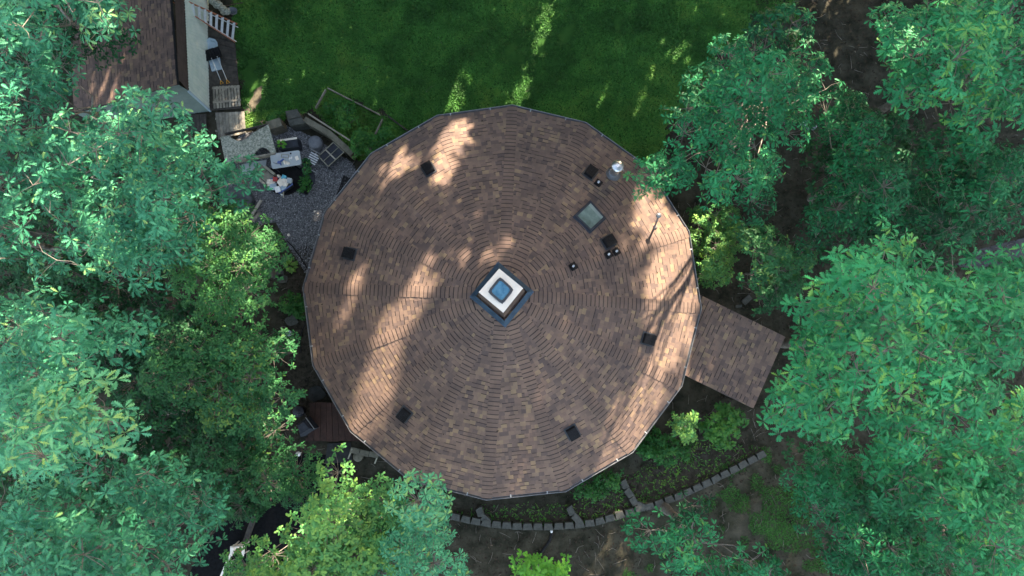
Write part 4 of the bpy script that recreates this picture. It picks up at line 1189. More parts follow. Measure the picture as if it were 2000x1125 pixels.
# striped wooden armchair
ac = G(517, 342, .4)
arm = thing('slatted_armchair', 'tan slatted wooden armchair turned towards the pile of rubbish', 'chair', (ac.x, ac.y, 0))
Ma = Matrix.Rotation(R(-38), 3, 'Z')
def LA(x, y, z): return ac + Ma @ Vector((x * .78, y * .78, z if z < 0 else z * .85))
mb = MB()
for k in range(6): mb.beam(LA(-.02 + k * .085, -.24, .02 - k * .004), LA(-.02 + k * .085, .24, .02 - k * .004), .07, .02)
mb.build('seat', M['wicker'], arm)
mb = MB()
for k in range(6): mb.beam(LA(-.04, -.25 + k * .10, .05), LA(-.36, -.28 + k * .112, .55), .085, .018, up=(1, 0, .6))
mb.build('backrest', M['wicker'], arm)
for sy in (-1, 1):
    mb = MB(); mb.beam(LA(-.18, sy * .34, .24), LA(.46, sy * .34, .22), .10, .02); mb.build('armrest', M['wicker'], arm)
    mb = MB(); mb.beam(LA(.42, sy * .33, .22), LA(.42, sy * .33, -.4), .07, .03); mb.build('leg', M['wicker'], arm)
    mb = MB(); mb.beam(LA(-.12, sy * .33, .24), LA(-.22, sy * .33, -.4), .07, .03); mb.build('leg', M['wicker'], arm)

def crumple(mb, p, r, rnd, flat=.55):
    n_, m_ = 9, 5; base = len(mb.v); rows = []
    for i in range(m_ + 1):
        th = math.pi * .5 * i / m_
        rows.append([p + Vector((r * math.cos(th) * math.cos(2 * math.pi * k / n_ + i * .3), r * .8 * math.cos(th) * math.sin(2 * math.pi * k / n_ + i * .3), r * flat * math.sin(th))) * 1.0 + Vector((rnd.gauss(0, .13), rnd.gauss(0, .13), abs(rnd.gauss(0, .10)))) * r for k in range(n_)])
    vs = [q for r_ in rows for q in r_]
    fs = []
    for i in range(m_):
        for k in range(n_):
            a_, b_, c_, d_ = i * n_ + k, i * n_ + (k + 1) % n_, (i + 1) * n_ + (k + 1) % n_, (i + 1) * n_ + k
            fs += [[a_, b_, c_], [a_, c_, d_]]
    fs.append([m_ * n_ + k for k in range(n_)])
    mb.add(vs, fs)

# dark round mat / fire ring with pile of rubbish
p = G(557, 350, 0)
mb = MB(); mb.lathe(p + Z * .005, [(.74, 0), (.74, .05), (.70, .07), (.66, .05), (.02, .045)], 40, sx=1.02, sy=.88)
tag(mb.build('round_mat', M['black']), 'dark round mat lying on the gravel under the heap of bags', 'mat')
p = G(594, 350, 0)
mb = MB(); mb.lathe(p + Z * .004, [(.46, 0), (.46, .035), (.43, .045), (.02, .03)], 36)
tag(mb.build('round_mat', M['navy']), 'second dark round mat on the gravel half under the trough plants', 'mat')
bt = thing('rubbish_tub', 'dark low tub heaped with rubbish on the round mat', 'tub', G(546, 360, 0))
mb = MB(); P4 = quadz([(528, 350), (556, 344), (572, 360), (546, 378)], .42)
cb_ = sum(P4, Vector()) / 4
mb.hexa([Vector((q_.x, q_.y, .05)).lerp(Vector((cb_.x, cb_.y, .05)), .15) for q_ in P4], P4); mb.build('tub_body', M['darkmetal'], bt)
mb = MB()
for j in range(4): mb.beam(P4[j] + Z * .02, P4[(j + 1) % 4] + Z * .02, .04, .03)
mb.build('tub_rim', M['blue'], bt)
heap = [('paper_bag', 'white crumpled paper bag at the left of the heap', 528, 356, 'white', .17, 0), ('paper_bag', 'largest white bag in the middle of the heap', 553, 356, 'white', .24, 0), ('paper_bag', 'grey-white bag sticking out to the right of the heap', 566, 353, 'grey', .15, 1),
        ('red_box', 'dark red box at the top of the heap', 538, 350, 'red', .13, 1), ('cyan_box', 'bright cyan box at the top right of the heap', 555, 347, 'cyan', .13, 1), ('paper_bag', 'pale greenish bag low on the left of the heap', 533, 364, 'sled', .16, 0),
        ('carton', 'white carton at the lower end of the heap', 543, 370, 'whiteplastic', .16, 1), ('black_bag', 'small black bag in the middle of the heap', 545, 361, 'black', .13, 0), ('bottle', 'white bottle standing up at the top of the heap', 546, 345, 'white', .05, 2), ('paper_bag', 'small blue-white bag between the largest bag and the carton', 552, 366, 'sled', .12, 0)]
for nm, lab, x, y, m, r_, kd in heap:
    p = G(x, y, .46); mb = MB(); rnd = random.Random(x * y)
    if kd == 0:
        crumple(mb, p - Z * .05, r_ * 1.05, rnd); crumple(mb, p + Vector((rnd.uniform(-.5, .5) * r_, rnd.uniform(-.4, .4) * r_, -.03)), r_ * .6, rnd, .8)
    elif kd == 1:
        Mz = Matrix.Rotation(rnd.uniform(-.5, .5), 3, 'Z') @ Matrix.Rotation(rnd.uniform(-.25, .25), 3, 'X')
        mb.box(p, (r_ * 1.3, r_ * .95, r_ * .8), Mz)
        for e in (-1, 1): mb.box(p + Mz @ Vector((0, e * r_ * .55, r_ * .42)), (r_ * 1.25, r_ * .35, .012), Mz @ Matrix.Rotation(e * .5, 3, 'X'))
    else:
        mb.lathe(p, [(r_, -.1), (r_, .12), (r_ * .45, .17), (r_ * .45, .22)], 14)
    tag(mb.build(nm, M[m]), lab, nm.replace('_', ' '), 'things heaped on the rubbish tub')
mb = MB(); mb.beam(G(553.5, 366, .42), G(553.5, 386, .12), .04, .025)
tag(mb.build('white_stick', M['palewood']), 'pale stick leaning out of the lower end of the heap', 'stick')
mb = MB(); q_ = G(550.5, 379, .06); mb.lathe(q_, [(.045, -.05), (.06, 0), (.04, .05), (.01, .07)], 10)
tag(mb.build('ball', M['whiteplastic']), 'small white ball at the foot of the heap', 'ball')

# covered round fire pit
p = G(471, 397, 0)
mb = MB(); rnd = random.Random(3)
prof_ = [(.56, 0), (.585, .08), (.58, .40), (.56, .44), (.50, .455), (.30, .475), (.10, .49), (.01, .49)]
mb.lathe(p, prof_, 40)
for v_i in range(len(mb.v)):
    x, y, z = mb.v[v_i]; a = math.atan2(y - p.y, x - p.x); rr = math.hypot(x - p.x, y - p.y)
    k_ = .018 * math.sin(a * 9) * (rr / .58) + .012 * math.sin(a * 17 + 1)
    mb.v[v_i] = (x + math.cos(a) * k_, y + math.sin(a) * k_, z + (.02 * math.sin(a * 5 + rr * 8) if z > .43 else 0))
tag(mb.build('covered_fire_pit', M['tarp']), 'large round table under a creased dark grey cover at the patio edge', 'covered table')
mb = MB(); mb.tube([G(510, 391, .25), G(487, 427, .10)], [.06, .075], 10)
tag(mb.build('log', M['log']), 'pale upper log leaning beside the covered round table', 'log', 'logs by the covered table')
mb = MB(); mb.tube([G(507, 415, .08), G(494, 432, .08)], [.07, .075], 10)
tag(mb.build('log', M['oldwood']), 'shorter brown log below the pale leaning log', 'log', 'logs by the covered table')
wall_block('door_mat', 'black mat on the gravel tight against the round house eave', 'mat', [(671, 342), (690, 350), (673, 376), (657, 381)], .03, M['black'])
for k, (x, y, r_) in enumerate([(615, 413, .045), (621, 417, .032), (564, 459, .06)]):
    p = G(x, y, .0); mb = MB(); mb.lathe(p, [(r_ * .8, 0), (r_, r_ * .5), (r_ * .6, r_), (.005, r_ * 1.1)], 8, smooth=False)
    tag(mb.build('white_stone', M['white']), ['larger white stone of the pair lying on open gravel', 'smaller white stone of the pair lying on open gravel', 'white square stone at the lower corner of the gravel'][k], 'stone', 'white stones on the gravel')

# ================================================================== LEFT SIDE OF THE HOUSE
mb = MB(); mb.tube([G(x, y, .03) for x, y in ((560, 470), (572, 482), (585, 500), (598, 520), (605, 540))], .025, 7)
tag(mb.build('garden_hose', M['black']), 'black hose curving from the gravel to the round house wall', 'hose')
mb = MB(); mb.tube([G(x, y, .03) for x, y in ((600, 628), (590, 645), (586, 665), (588, 690))], .022, 7)
tag(mb.build('garden_hose', M['black']), 'black hose lying on soil near the small grey bucket lid', 'hose')
leafy('hosta', 'yellow-green hosta on bare soil left of the round house', 'plant', 567, 519, .12, .28, 34, .22, 'yellow', h=.14, tone=.95)
leafy('garden_plant', 'spiky dark plant against the left eave of the round house', 'plant', 586, 590, .25, .30, 50, .26, 'weed', kind='blade', h=.25, tone=.5)
for lab, x, y, r_ in (('flat grey stepping stone nearest the hosta', 541, 532, .30), ('flat grey stepping stone beside the upper hose', 552, 545, .22), ('flat grey stepping stone below the spiky dark plant', 570, 627, .26), ('flat dark stepping stone above the red-brown decking', 618, 770, .36), ('flat dark stepping stone touching the eave above the decking', 640, 750, .28)):
    p = G(x, y, 0); mb = MB(); rnd = random.Random(x)
    mb.prism([(p.x + r_ * rnd.uniform(.75, 1.1) * math.cos(a), p.y + r_ * rnd.uniform(.7, 1.0) * math.sin(a)) for a in [k * 2 * math.pi / 8 + rnd.uniform(-.2, .2) for k in range(8)]], 0, .05)
    tag(mb.build('stepping_stone', M['stone'] if 'grey' in lab else M['darkpaver']), lab, 'stepping stone', 'stepping stones left of the round house')
p = G(567, 651, 0); mb = MB(); mb.lathe(p, [(.10, 0), (.125, .26), (.13, .28), (.11, .285), (.09, .27), (.01, .27)], 20)
tag(mb.build('bucket', M['grey']), 'small lidded grey bucket on the soil left of the round house', 'bucket')
mb = MB(); planks(mb, quadz([(606, 786), (700, 786), (712, 862), (600, 862)], .25), 9, .01)
mb.v = [(x, y, z) for x, y, z in mb.v]
for q_ in quadz([(608, 790), (600, 858), (700, 858)], .12): mb.box((q_.x, q_.y, .1), (.1, .1, .2))
tag(mb.build('deck', M['redwood']), 'red-brown board deck half under the lower left eave', 'deck')
p = G(590, 802, 0); bl = thing('lantern', 'round black lantern with concentric rings beside the red-brown deck', 'lantern', (p.x, p.y, 0))
mb = MB(); mb.lathe(p, [(.16, 0), (.19, .12), (.15, .42), (.17, .46)], 22); mb.build('body', M['black'], bl)
mb = MB(); mb.lathe(p + Z * .46, [(.20, 0), (.21, .02), (.17, .03), (.16, .06), (.10, .065), (.09, .10), (.03, .11)], 24); mb.build('lid', M['navy'], bl)
# covered grill
gp = G(590, 838, .9); gr_ = thing('covered_grill', 'grill under a dark navy cover at the edge of the red-brown deck', 'grill', (gp.x, gp.y, 0))
GP = quadz([(577, 830), (594, 818), (611, 838), (584, 855)], .95)
gc = sum(GP, Vector()) / 4
mb = MB(); mb.hexa([Vector((q_.x, q_.y, .08)).lerp(Vector((gc.x, gc.y, .08)), -.12) for q_ in GP], [Vector((q_.x, q_.y, .75)) for q_ in GP]); mb.hexa([Vector((q_.x, q_.y, .75)) for q_ in GP], [Vector((q_.x, q_.y, .98)).lerp(Vector((gc.x, gc.y, .98)), .35) for q_ in GP]); mb.build('cover', M['navy'], gr_)
mb = MB(); mb.tube([GP[1] + Vector((.05, .06, .0)), GP[2] + Vector((.06, .0, .0))], .018, 7); mb.build('handle', M['gutter'], gr_)
mb = MB(); mb.tube([GP[0] + Vector((-.1, .3, -.1)), GP[1] + Vector((-.05, .22, -.1)), GP[1] + Vector((.1, .08, 0))], .012, 6); mb.build('gas_hose', M['darkmetal'], gr_)
for q_ in GP[2:]:
    mb = MB(); mb.lathe((q_.x, q_.y, .0), [(.05, 0), (.06, .03), (.05, .06)], 12); mb.build('wheel', M['black'], gr_)
p = G(588, 884, .0); mb = MB(); mb.lathe(p, [(.02, 0), (.02, .30), (.09, .32), (.095, .36), (.05, .42), (.01, .43)], 16)
tag(mb.build('garden_light', M['whiteplastic']), 'small white globe light beside the dark driveway', 'light')
bn = thing('yellow_bench', 'yellowish slatted bench under the lower left eave', 'bench', G(705, 885, 0))
mb = MB(); planks(mb, quadz([(685, 873), (740, 886), (738, 896), (682, 884)], .45)[:4], 3, .02, .03); mb.build('seat', M['timber'], bn)
mb = MB(); mb.beam(G(688, 876, .45), G(680, 896, .35), .05, .03); mb.build('leg', M['wicker'], bn)
mb = MB(); mb.beam(G(738, 890, .43), G(732, 905, .05), .05, .03); mb.build('leg', M['wicker'], bn)
p = G(702, 890, 0); mb = MB(); mb.lathe(p, [(.16, 0), (.19, .25), (.17, .32), (.10, .34), (.01, .345)], 20)
tag(mb.build('grey_pot', M['timber']), 'round grey-green pot below the yellowish bench', 'pot')
for lab, pts in (('large dark square paver between the deck and the driveway', [(640, 866), (685, 864), (688, 902), (634, 906)]), ('dark rectangular paver beside the driveway below the deck', [(634, 910), (650, 910), (652, 958), (632, 958)])):
    wall_block('paver', lab, 'paver', pts, .05, M['darkpaver'])
# white railing with red and white object
rl = thing('white_railing', 'white railing at the driveway edge in the bottom left shade', 'railing', G(445, 1090, 0))
mb = MB(); mb.beam(G(456, 1070, .95), G(425, 1140, .95), .07, .04); mb.build('top_rail', M['white'], rl)
for a in ((454, 1075), (438, 1110)):
    p = G(*a, .93); mb = MB(); mb.box((p.x, p.y, .46), (.09, .09, .92)); mb.build('post', M['white'], rl)
cp_ = G(466, 1074, .5); ch2 = thing('lawn_chair', 'white lawn chair with a dark red cushion beside the white railing', 'chair', (cp_.x, cp_.y, 0))
mb = MB()
for k in range(5): mb.beam(cp_ + .72 * Vector((-.24 + k * .12, -.22, -.05)), cp_ + .72 * Vector((-.24 + k * .12, .22, -.02)), .10, .02)
mb.build('seat', M['white'], ch2)
mb = MB(); mb.beam(cp_ + .72 * Vector((-.28, .24, .02)), cp_ + .72 * Vector((.28, .24, .02)), .04, .06); mb.beam(cp_ + .72 * Vector((-.26, .26, .4)), cp_ + .72 * Vector((.26, .26, .4)), .05, .08)
for k in range(5): mb.beam(cp_ + .72 * Vector((-.22 + k * .11, .24, .0)), cp_ + .72 * Vector((-.22 + k * .11, .27, .4)), .07, .02, up=(0, 1, 0))
mb.build('backrest', M['white'], ch2)
mb = MB(); mb.lathe(cp_ + .72 * Vector((-.04, .02, -.02)), [(.13, 0), (.17, .04), (.13, .08), (.02, .09)], 14); mb.build('cushion', M['red'], ch2)
for sx in (-1, 1):
    for sy in (-1, 1):
        mb = MB(); mb.beam(cp_ + .72 * Vector((sx * .25, sy * .2, -.05)), cp_ + .72 * Vector((sx * .27, sy * .24, -.68)), .05, .04); mb.build('leg', M['white'], ch2)
    mb = MB(); mb.beam(cp_ + .72 * Vector((sx * .30, -.26, .18)), cp_ + .72 * Vector((sx * .30, .24, .20)), .08, .025); mb.build('armrest', M['white'], ch2)
tim = MB(); tim.beam(G(500, 1000, .15), G(478, 1062, .15), .16, .2)
tag(tim.build('timber_edge', M['darkwood']), 'brown timber edging along the left side of the dark driveway', 'timber')

# ================================================================== EDGING BLOCKS
def block(px, py, az, group, label, h=.24, w0=.385, w1=.30, d=.25):
    p = G(px, py, h); rnd = random.Random(int(px * 7 + py))
    c, s_ = math.cos(az), math.sin(az)
    w0 *= rnd.uniform(.95, 1.04); w1 *= rnd.uniform(.93, 1.06); az_j = rnd.gauss(0, .04)
    c, s_ = math.cos(az + az_j), math.sin(az + az_j)
    pts = [(-w0 / 2, -d / 2), (w0 / 2, -d / 2), (w1 / 2, d / 2), (-w1 / 2, d / 2)]
    T = lambda k, z, q=1: Vector((p.x + (pts[k][0] * c - pts[k][1] * s_) * q, p.y + (pts[k][0] * s_ + pts[k][1] * c) * q, z))
    mb = MB(); dz = rnd.uniform(-.012, .012)
    mb.hexa([T(k, 0) for k in range(4)], [T(k, h - .015 + dz) for k in range(4)]); mb.hexa([T(k, h - .015 + dz) for k in range(4)], [T(k, h + dz, .94) for k in range(4)])
    tag(mb.build('edging_block', M['stone']), label, 'edging block', group)
def run_blocks(pts, group, label, step=.385, outer=1):
    P = [G(x, y, .24) for x, y in pts]; acc = 0; pos = 0.0
    seg = [(P[i], P[i + 1], (P[i + 1] - P[i]).length) for i in range(len(P) - 1)]; tot = sum(s[2] for s in seg); n = max(1, round(tot / step))
    for k in range(n):
        t = (k + .5) * tot / n
        for a, b, l in seg:
            if t <= l: break
            t -= l
        q_ = a.lerp(b, t / l); az = math.atan2(b.y - a.y, b.x - a.x)
        # back to picture coordinates through the camera
        v = CAM_R.transposed() @ (q_ - CAM_P)
        block(1000 + FPX * v.x / -v.z, 562.5 - FPX * v.y / -v.z, az + (0 if outer > 0 else math.pi), group, label)
run_blocks([(880, 1008), (905, 1014), (960, 1024), (1020, 1029), (1075, 1029), (1125, 1026), (1160, 1021), (1200, 1010), (1240, 998)], 'blocks of the long curved row', 'grey trapezoid block in the long curved row below the round roof')
run_blocks([(1240, 996), (1275, 988), (1330, 968), (1390, 940), (1440, 914), (1496, 884)], 'blocks of the straight row', 'grey trapezoid block in the straight row climbing towards the entry porch')
run_blocks([(934, 992), (940, 1008), (955, 1021)], 'blocks of the left spur', 'grey block of the short left spur below the bottom eave', outer=-1)
run_blocks([(1111, 990), (1118, 1004), (1132, 1020)], 'blocks of the middle spur', 'grey block of the middle spur joining the long curved row', outer=-1)
run_blocks([(1216, 938), (1228, 962), (1240, 982), (1262, 994)], 'blocks of the right spur', 'grey block of the right spur under the lower right eave', outer=-1)
mb = MB(); mb.tube([G(x, y, .05) for x, y in ((1078, 1040), (1074, 1055), (1062, 1072), (1052, 1085), (1046, 1100))], .05, 8)
tag(mb.build('drain_pipe', M['black']), 'black flexible drain pipe running down from the curved block row', 'pipe')
mb = MB(); p = G(1077, 1037, .0); mb.lathe(p, [(.05, 0), (.05, .10), (.03, .12), (.01, .125)], 12)
tag(mb.build('pipe_fitting', M['whiteplastic']), 'small white fitting at the top of the black drain pipe', 'fitting')
for lab, pts in (('larger grey paver leaning on the dark soil above the entry porch', [(1448, 588), (1463, 575), (1470, 583), (1456, 596)]), ('smaller grey paver on the dark soil above the entry porch', [(1437, 596), (1449, 595), (1449, 600), (1437, 601)])):
    wall_block('paver', lab, 'paver', pts, .06, M['stone'])
ps = thing('stone_pile', 'little pile of dark blue-grey stones on the forest floor', 'stones', G(1577, 243, 0))
for k in range(9):
    p = G(1562 + random.random() * 30, 237 + random.random() * 14, 0); r_ = random.uniform(.06, .12); mb = MB()
    mb.lathe(p, [(r_ * .8, 0), (r_, r_ * .5), (r_ * .6, r_), (.005, r_ * 1.1)], 7, smooth=False); mb.build('pebble_stone', M['greyfab'] if k % 2 else M['grey'], ps)

# ================================================================== TREES
def shrub(name, label, outline, ztop, zedge, m, ln, nl, bough, leaf='small', **k):
    return make_tree(name, label, k.pop('cat', 'shrub'), outline, ztop, zedge, m, leaf, ln, nl, bough, trunk_r=k.pop('trunk_r', .04), **k)

T = make_tree
T('oak_tree', 'large-leaved oak filling the top left corner beside the shed roof', 'tree', [(-60, -60), (225, -60), (250, -10), (275, 50), (262, 72), (225, 78), (175, 60), (120, 80), (60, 130), (-60, 140)], 15.5, 12.5, 'oak_teal', ln=.205, bough=.55, gap=.72, base=(G(20, -170).x, G(20, -170).y))
T('oak_tree', 'broad teal oak overhanging the left half of the shed roof and its gable', 'tree', [(-60, 120), (60, 95), (130, 95), (165, 135), (215, 165), (262, 165), (300, 172), (335, 175), (345, 200), (325, 225), (320, 250), (270, 330), (180, 380), (60, 400), (-60, 420)], 15, 11.5, 'oak_teal', ln=.195, bough=.55, gap=.72)
T('oak_tree', 'teal oak whose branches reach over the patio and the covered round table', 'tree', [(180, 300), (260, 240), (350, 245), (395, 265), (440, 290), (470, 320), (488, 350), (470, 372), (430, 372), (400, 420), (400, 500), (330, 560), (220, 560), (150, 480), (140, 380)], 12.5, 9.5, 'oak_teal', ln=.20, bough=.58, gap=.72)
T('oak_tree', 'oak at the left edge with bare forked branches showing in its gaps', 'tree', [(-60, 400), (60, 370), (150, 370), (190, 440), (190, 520), (130, 560), (90, 550), (40, 560), (-60, 560)], 14, 12, 'oak_teal', ln=.195, bough=.55, gap=1.0, layers=2)
T('oak_tree', 'left-edge oak with a pale sunlit patch above a dark gap', 'tree', [(-60, 590), (60, 580), (130, 600), (160, 640), (240, 600), (275, 640), (260, 700), (200, 740), (100, 770), (-60, 760)], 15, 12, 'oak_teal', ln=.205, bough=.55, gap=.72)
T('oak_tree', 'pale large-leaved oak with a rounded bough below the left-edge sunlit patch', 'tree', [(-60, 760), (60, 730), (150, 735), (190, 765), (240, 755), (272, 800), (262, 850), (225, 870), (240, 910), (180, 940), (80, 960), (-60, 960)], 16.5, 13.5, 'oak_teal', ln=.215, bough=.55, gap=.72, tone=.65)
T('maple_tree', 'yellow-green small-leaved tree left of the gravel corner', 'tree', [(360, 400), (430, 410), (470, 440), (520, 430), (560, 470), (552, 500), (520, 545), (540, 590), (500, 620), (420, 640), (360, 600), (340, 500)], 8.5, 6.0, 'yellow', 'small', .13, 7, .7, gap=.72, tone=.35)
T('maple_tree', 'dark small-leaved tree hugging the left eave of the round house', 'tree', [(290, 620), (380, 610), (470, 640), (530, 620), (580, 660), (600, 700), (570, 740), (600, 790), (560, 850), (470, 880), (380, 860), (330, 800), (260, 760)], 8.5, 6.0, 'small', 'small', .135, 7, .75, gap=.72, tone=.6)
T('oak_tree', 'oak spreading a dark teal bough above the bottom left driveway', 'tree', [(190, 900), (260, 880), (330, 890), (400, 930), (428, 975), (410, 1010), (415, 1060), (370, 1090), (300, 1075), (230, 1050), (180, 980)], 12.5, 10, 'oak_teal', ln=.20, bough=.58, gap=.72, tone=.42)
T('oak_tree', 'oak cropped by the bottom left corner of the photo', 'tree', [(-60, 950), (60, 950), (160, 990), (230, 1050), (330, 1080), (380, 1130), (380, 1190), (-60, 1190)], 14.5, 11.5, 'oak_teal', ln=.20, bough=.55, gap=.72, tone=.45)
T('maple_tree', 'low dark small-leaved tree above the bend of the driveway', 'tree', [(400, 860), (470, 870), (540, 875), (612, 925), (605, 975), (530, 1000), (440, 1010), (380, 1000), (330, 930), (330, 880)], 7.0, 5.0, 'small', 'small', .13, 7, .7, gap=.72, tone=.4)
T('maple_tree', 'sunlit yellow-green tree at the bottom rising past the lower left eave', 'tree', [(640, 900), (665, 880), (700, 915), (745, 950), (770, 990), (790, 1060), (760, 1190), (425, 1190), (455, 1105), (528, 1062), (586, 1034), (597, 985), (650, 985), (665, 950), (635, 930)], 9.5, 6.5, 'yellow', 'small', .16, 8, .75, gap=.72, tone=.55, trunk_r=.2)
T('oak_tree', 'teal oak at the bottom touching the lowest eave of the round house', 'tree', [(765, 930), (810, 915), (855, 925), (900, 955), (895, 985), (850, 1010), (865, 1060), (910, 1090), (915, 1190), (760, 1190), (740, 1060), (750, 980)], 10.5, 7.5, 'oak_teal', 'oak', .17, 8, .7, gap=.72, tone=.55)
T('oak_tree', 'compact teal oak at the bottom beside the straight row of blocks', 'tree', [(1200, 1020), (1235, 985), (1285, 968), (1320, 985), (1360, 975), (1400, 990), (1425, 1025), (1435, 1060), (1510, 1090), (1550, 1190), (1340, 1190), (1300, 1110), (1220, 1065)], 10.5, 8.3, 'oak', ln=.18, bough=.5, gap=.85, tone=.40, layers=2)
T('maple_tree', 'bright green maple sapling cropped by the bottom edge', 'tree', [(1008, 1095), (1035, 1085), (1070, 1098), (1105, 1105), (1110, 1190), (1010, 1190)], 4.2, 3.2, 'bright', 'small', .26, 6, .45, gap=.72, tone=.5, trunk_r=.04)
T('oak_tree', 'mid-green oak reaching over the upper right eave and the chimney', 'tree', [(1380, 90), (1440, 70), (1470, 20), (1540, 10), (1590, 20), (1570, 80), (1620, 110), (1680, 110), (1670, 160), (1600, 200), (1590, 260), (1560, 320), (1545, 400), (1480, 400), (1420, 390), (1350, 410), (1310, 370), (1260, 345), (1245, 310), (1300, 300), (1290, 240), (1340, 190)], 12.2, 9.4, 'oak', base=(G(1500, 215, 4).x, G(1500, 215, 4).y), layers=2, ln=.185, bough=.58, gap=.72, tone=.45)
T('oak_tree', 'dark green oak standing over the leaf-covered gap right of the chimney oak', 'tree', [(1600, 215), (1680, 160), (1740, 190), (1800, 250), (1830, 330), (1810, 400), (1750, 440), (1680, 440), (1600, 480), (1570, 430), (1640, 380), (1590, 300)], 10.5, 8.0, 'oak', ln=.185, bough=.58, gap=.72, tone=.30)
T('oak_tree', 'large-leaved oak in the top right corner', 'tree', [(1700, 40), (1780, -10), (1850, -60), (2060, -60), (2060, 300), (1960, 290), (1900, 240), (1830, 210), (1780, 200), (1730, 170), (1750, 120)], 15, 12, 'oak', ln=.195, bough=.55, gap=.72, tone=.6)
T('oak_tree', 'dull green oak at the right edge just above the grey road', 'tree', [(1830, 220), (1930, 260), (2060, 290), (2060, 440), (1960, 455), (1880, 480), (1800, 450), (1780, 400), (1840, 330)], 11, 8.5, 'oak', ln=.19, bough=.58, gap=.72, tone=.30)
T('oak_tree', 'biggest bright green oak covering the end of the entry porch roof', 'tree', [(1520, 600), (1560, 545), (1600, 500), (1630, 450), (1720, 440), (1790, 450), (1830, 490), (1900, 510), (1960, 490), (2060, 500), (2060, 700), (1990, 760), (1960, 830), (1880, 865), (1780, 870), (1700, 855), (1640, 870), (1560, 845), (1505, 848), (1452, 790), (1460, 735), (1510, 712), (1528, 695), (1512, 640)], 17.3, 13.5, 'oak', ln=.2055, bough=.55, gap=.72, tone=.62, layers=3)
T('oak_tree', 'oak low on the right edge with long pointed leaves', 'tree', [(1720, 850), (1820, 840), (1900, 840), (2060, 780), (2060, 1190), (1880, 1190), (1850, 1080), (1760, 1010), (1700, 960)], 14.5, 11.5, 'oak', ln=.195, bough=.55, gap=.72, tone=.55, layers=3)
T('oak_tree', 'darker oak in the lower right above the shaded yard', 'tree', [(1520, 920), (1580, 870), (1660, 850), (1720, 880), (1740, 960), (1800, 1030), (1850, 1100), (1850, 1190), (1640, 1190), (1620, 1060), (1560, 1000)], 10.5, 8, 'oak', ln=.185, bough=.58, gap=.72, tone=.40)
shrub('shrub', 'yellow-green shrub against the right eave of the round house', [(1345, 415), (1400, 395), (1440, 420), (1450, 470), (1430, 520), (1400, 555), (1370, 560), (1360, 500)], 3.2, 2.0, 'yellow', .12, 7, .5, tone=.65, gap=.72)
shrub('small_tree', 'dark leafy small tree between the right eave and the biggest oak', [(1440, 440), (1500, 425), (1560, 460), (1610, 500), (1580, 560), (1530, 600), (1500, 590), (1440, 560), (1400, 570), (1430, 500)], 6, 4.2, 'small', .15, 7, .6, tone=.55, gap=.72, cat='tree')
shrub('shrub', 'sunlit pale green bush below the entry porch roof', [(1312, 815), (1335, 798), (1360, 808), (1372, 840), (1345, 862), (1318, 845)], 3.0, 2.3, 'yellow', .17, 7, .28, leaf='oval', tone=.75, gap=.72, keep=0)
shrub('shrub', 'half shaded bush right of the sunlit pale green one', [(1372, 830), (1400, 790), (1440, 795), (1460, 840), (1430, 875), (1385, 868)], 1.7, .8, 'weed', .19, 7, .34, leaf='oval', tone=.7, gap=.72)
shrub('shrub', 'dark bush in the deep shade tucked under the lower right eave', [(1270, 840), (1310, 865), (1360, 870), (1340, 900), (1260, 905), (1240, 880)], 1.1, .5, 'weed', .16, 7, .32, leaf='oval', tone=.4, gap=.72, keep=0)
shrub('shrub', 'dark shrub along the curved beds below the bottom right eave', [(1120, 950), (1190, 925), (1230, 905), (1225, 935), (1180, 965), (1110, 975)], .9, .4, 'weed', .14, 6, .30, leaf='oval', tone=.35, gap=.9, keep=0)
shrub('shrub', 'leafy weeds shrub between the weedy bed and the upper left eave', [(675, 265), (720, 255), (770, 250), (790, 265), (745, 290), (712, 312), (690, 300)], 1.3, .7, 'weed', .13, 7, .35, leaf='oval', tone=.55, gap=.72)
shrub('shrub', 'green weeds shrub filling the middle of the timber-edged bed', [(640, 205), (665, 190), (690, 200), (705, 230), (690, 265), (660, 250)], .9, .4, 'weed', .11, 7, .32, leaf='oval', tone=.6, gap=.72)
shrub('shrub', 'small green weeds shrub on the bank between the boardwalk and the stone blocks', [(475, 245), (500, 232), (545, 222), (550, 235), (515, 243), (480, 255)], .6, .3, 'weed', .10, 7, .25, leaf='oval', tone=.6, gap=.72)
shrub('shrub', 'ferny dark shrub on the soil left of the round house wall', [(545, 580), (575, 570), (600, 590), (598, 620), (560, 615)], .8, .4, 'weed', .16, 6, .28, leaf='oval', tone=.4, gap=.72)
shrub('shrub', 'dark undergrowth shrub at the far right below the grey road', [(1880, 520), (2060, 520), (2060, 600), (1900, 590)], 4, 3, 'small', .15, 6, .6, tone=.4)
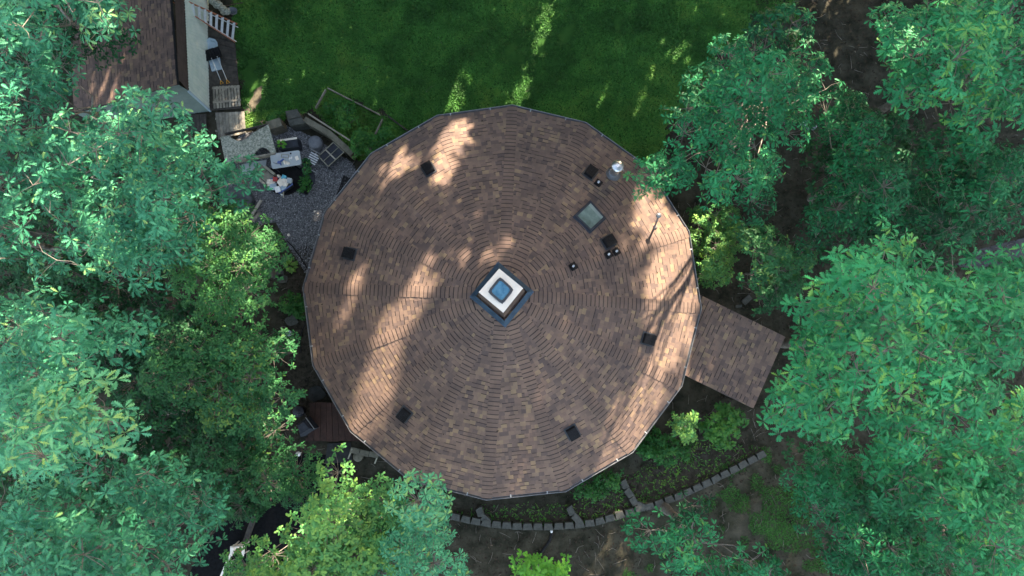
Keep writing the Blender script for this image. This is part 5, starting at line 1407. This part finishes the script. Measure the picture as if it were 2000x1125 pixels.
for k, (pl, lab) in enumerate([([(-60, 500), (120, 520), (280, 620), (300, 760), (100, 780), (-60, 720)], 'dim low tree under the left-edge oak with the sunlit patch'), ([(160, 640), (330, 620), (400, 760), (330, 880), (200, 860)], 'dim low tree between the pale rounded bough and the dark eave tree'), ([(-60, 860), (120, 900), (260, 980), (240, 1180), (-60, 1180)], 'dim low tree under the bottom left corner oak'), ([(1560, 250), (1720, 210), (1900, 240), (2040, 420), (1850, 490), (1620, 490)], 'dim low tree filling the shade under the upper right oaks'), ([(-40, -40), (200, -40), (240, 60), (110, 160), (-40, 160)], 'dim low tree under the top left corner oak'), ([(60, 420), (200, 420), (300, 520), (260, 620), (120, 600), (40, 520)], 'dim low tree seen through the gaps of the left-edge oaks'), ([(250, 600), (340, 560), (420, 640), (380, 720), (280, 720)], 'dim low tree between the sunlit yellow-green tree and the left oaks'), ([(30, 760), (200, 840), (360, 860), (420, 900), (240, 1000), (60, 980)], 'dim low tree in the dark gap beneath the pale rounded bough'),
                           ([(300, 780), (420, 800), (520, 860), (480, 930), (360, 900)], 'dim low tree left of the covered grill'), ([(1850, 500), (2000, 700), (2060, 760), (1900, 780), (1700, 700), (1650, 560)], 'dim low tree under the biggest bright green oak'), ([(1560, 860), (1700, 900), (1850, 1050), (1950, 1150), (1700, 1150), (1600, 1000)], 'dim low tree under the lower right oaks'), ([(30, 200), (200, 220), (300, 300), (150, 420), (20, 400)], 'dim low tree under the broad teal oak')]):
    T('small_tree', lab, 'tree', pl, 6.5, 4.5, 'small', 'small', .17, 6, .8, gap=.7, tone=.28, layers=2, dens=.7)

# ---- forest edge beyond the top of the picture: it casts the shade
def screen_tree(x, y, h, rad, zlow, n, label):
    t_ = thing('tall_oak', label, 'tree', (x, y, 0), 'tall trees of the forest edge beyond the lawn')
    W = MB(); W.tube([(x, y, -.1), (x + .1, y, h * .4), (x, y + .1, h * .92)], [.32, .24, .05], 10)
    z = zlow + (h - zlow) * RNG.random(n) ** .9
    env = rad * np.clip(np.sin(np.clip((z - zlow + 1.2) / (h - zlow + 1.6), .02, .98) * math.pi) ** .55, .15, 1)
    a = RNG.uniform(0, 6.28, n); r_ = env * np.sqrt(RNG.uniform(.0, 1, n))
    P = np.c_[x + r_ * np.cos(a), y + r_ * np.sin(a) * .8, z]
    k = sun_keep(P, .48); P = P[k]; a = a[k]; n = len(P)
    if n == 0: return
    for j in range(0, n, 240):
        q_ = P[j]; W.tube([(x, y, max(.5, q_[2] - 1.2)), tuple((np.array([x, y, q_[2] - .6]) + q_) / 2), tuple(q_)], [.05, .03, .01], 4, caps=False)
    W.build('trunk', M['bark'], t_)
    b = rosettes(P, a, np.full(n, .5), .55, 5, np.full(n, .5))
    leaves_mesh('crown', *b[:5], 'small', b[5], M['oak'], t_)
for k, x in enumerate(np.arange(-22, 46, 4.4)):
    screen_tree(x + random.uniform(-.6, .6), 19 + (k % 2) * 3.0 + random.uniform(-.6, .6), 32 + random.uniform(-1, 2.5), 3.7, 8.0, 3500, 'tall oak of the forest edge beyond the lawn, outside the photo')
for k, x in enumerate(np.arange(-22, 38, 3.2)):
    screen_tree(x + random.uniform(-.5, .5), 17.0 + (k % 2) * 1.2, 10.5 + random.uniform(-1, 1.5), 2.6, .6, 1300, 'understory tree of the forest edge beyond the lawn, outside the photo')
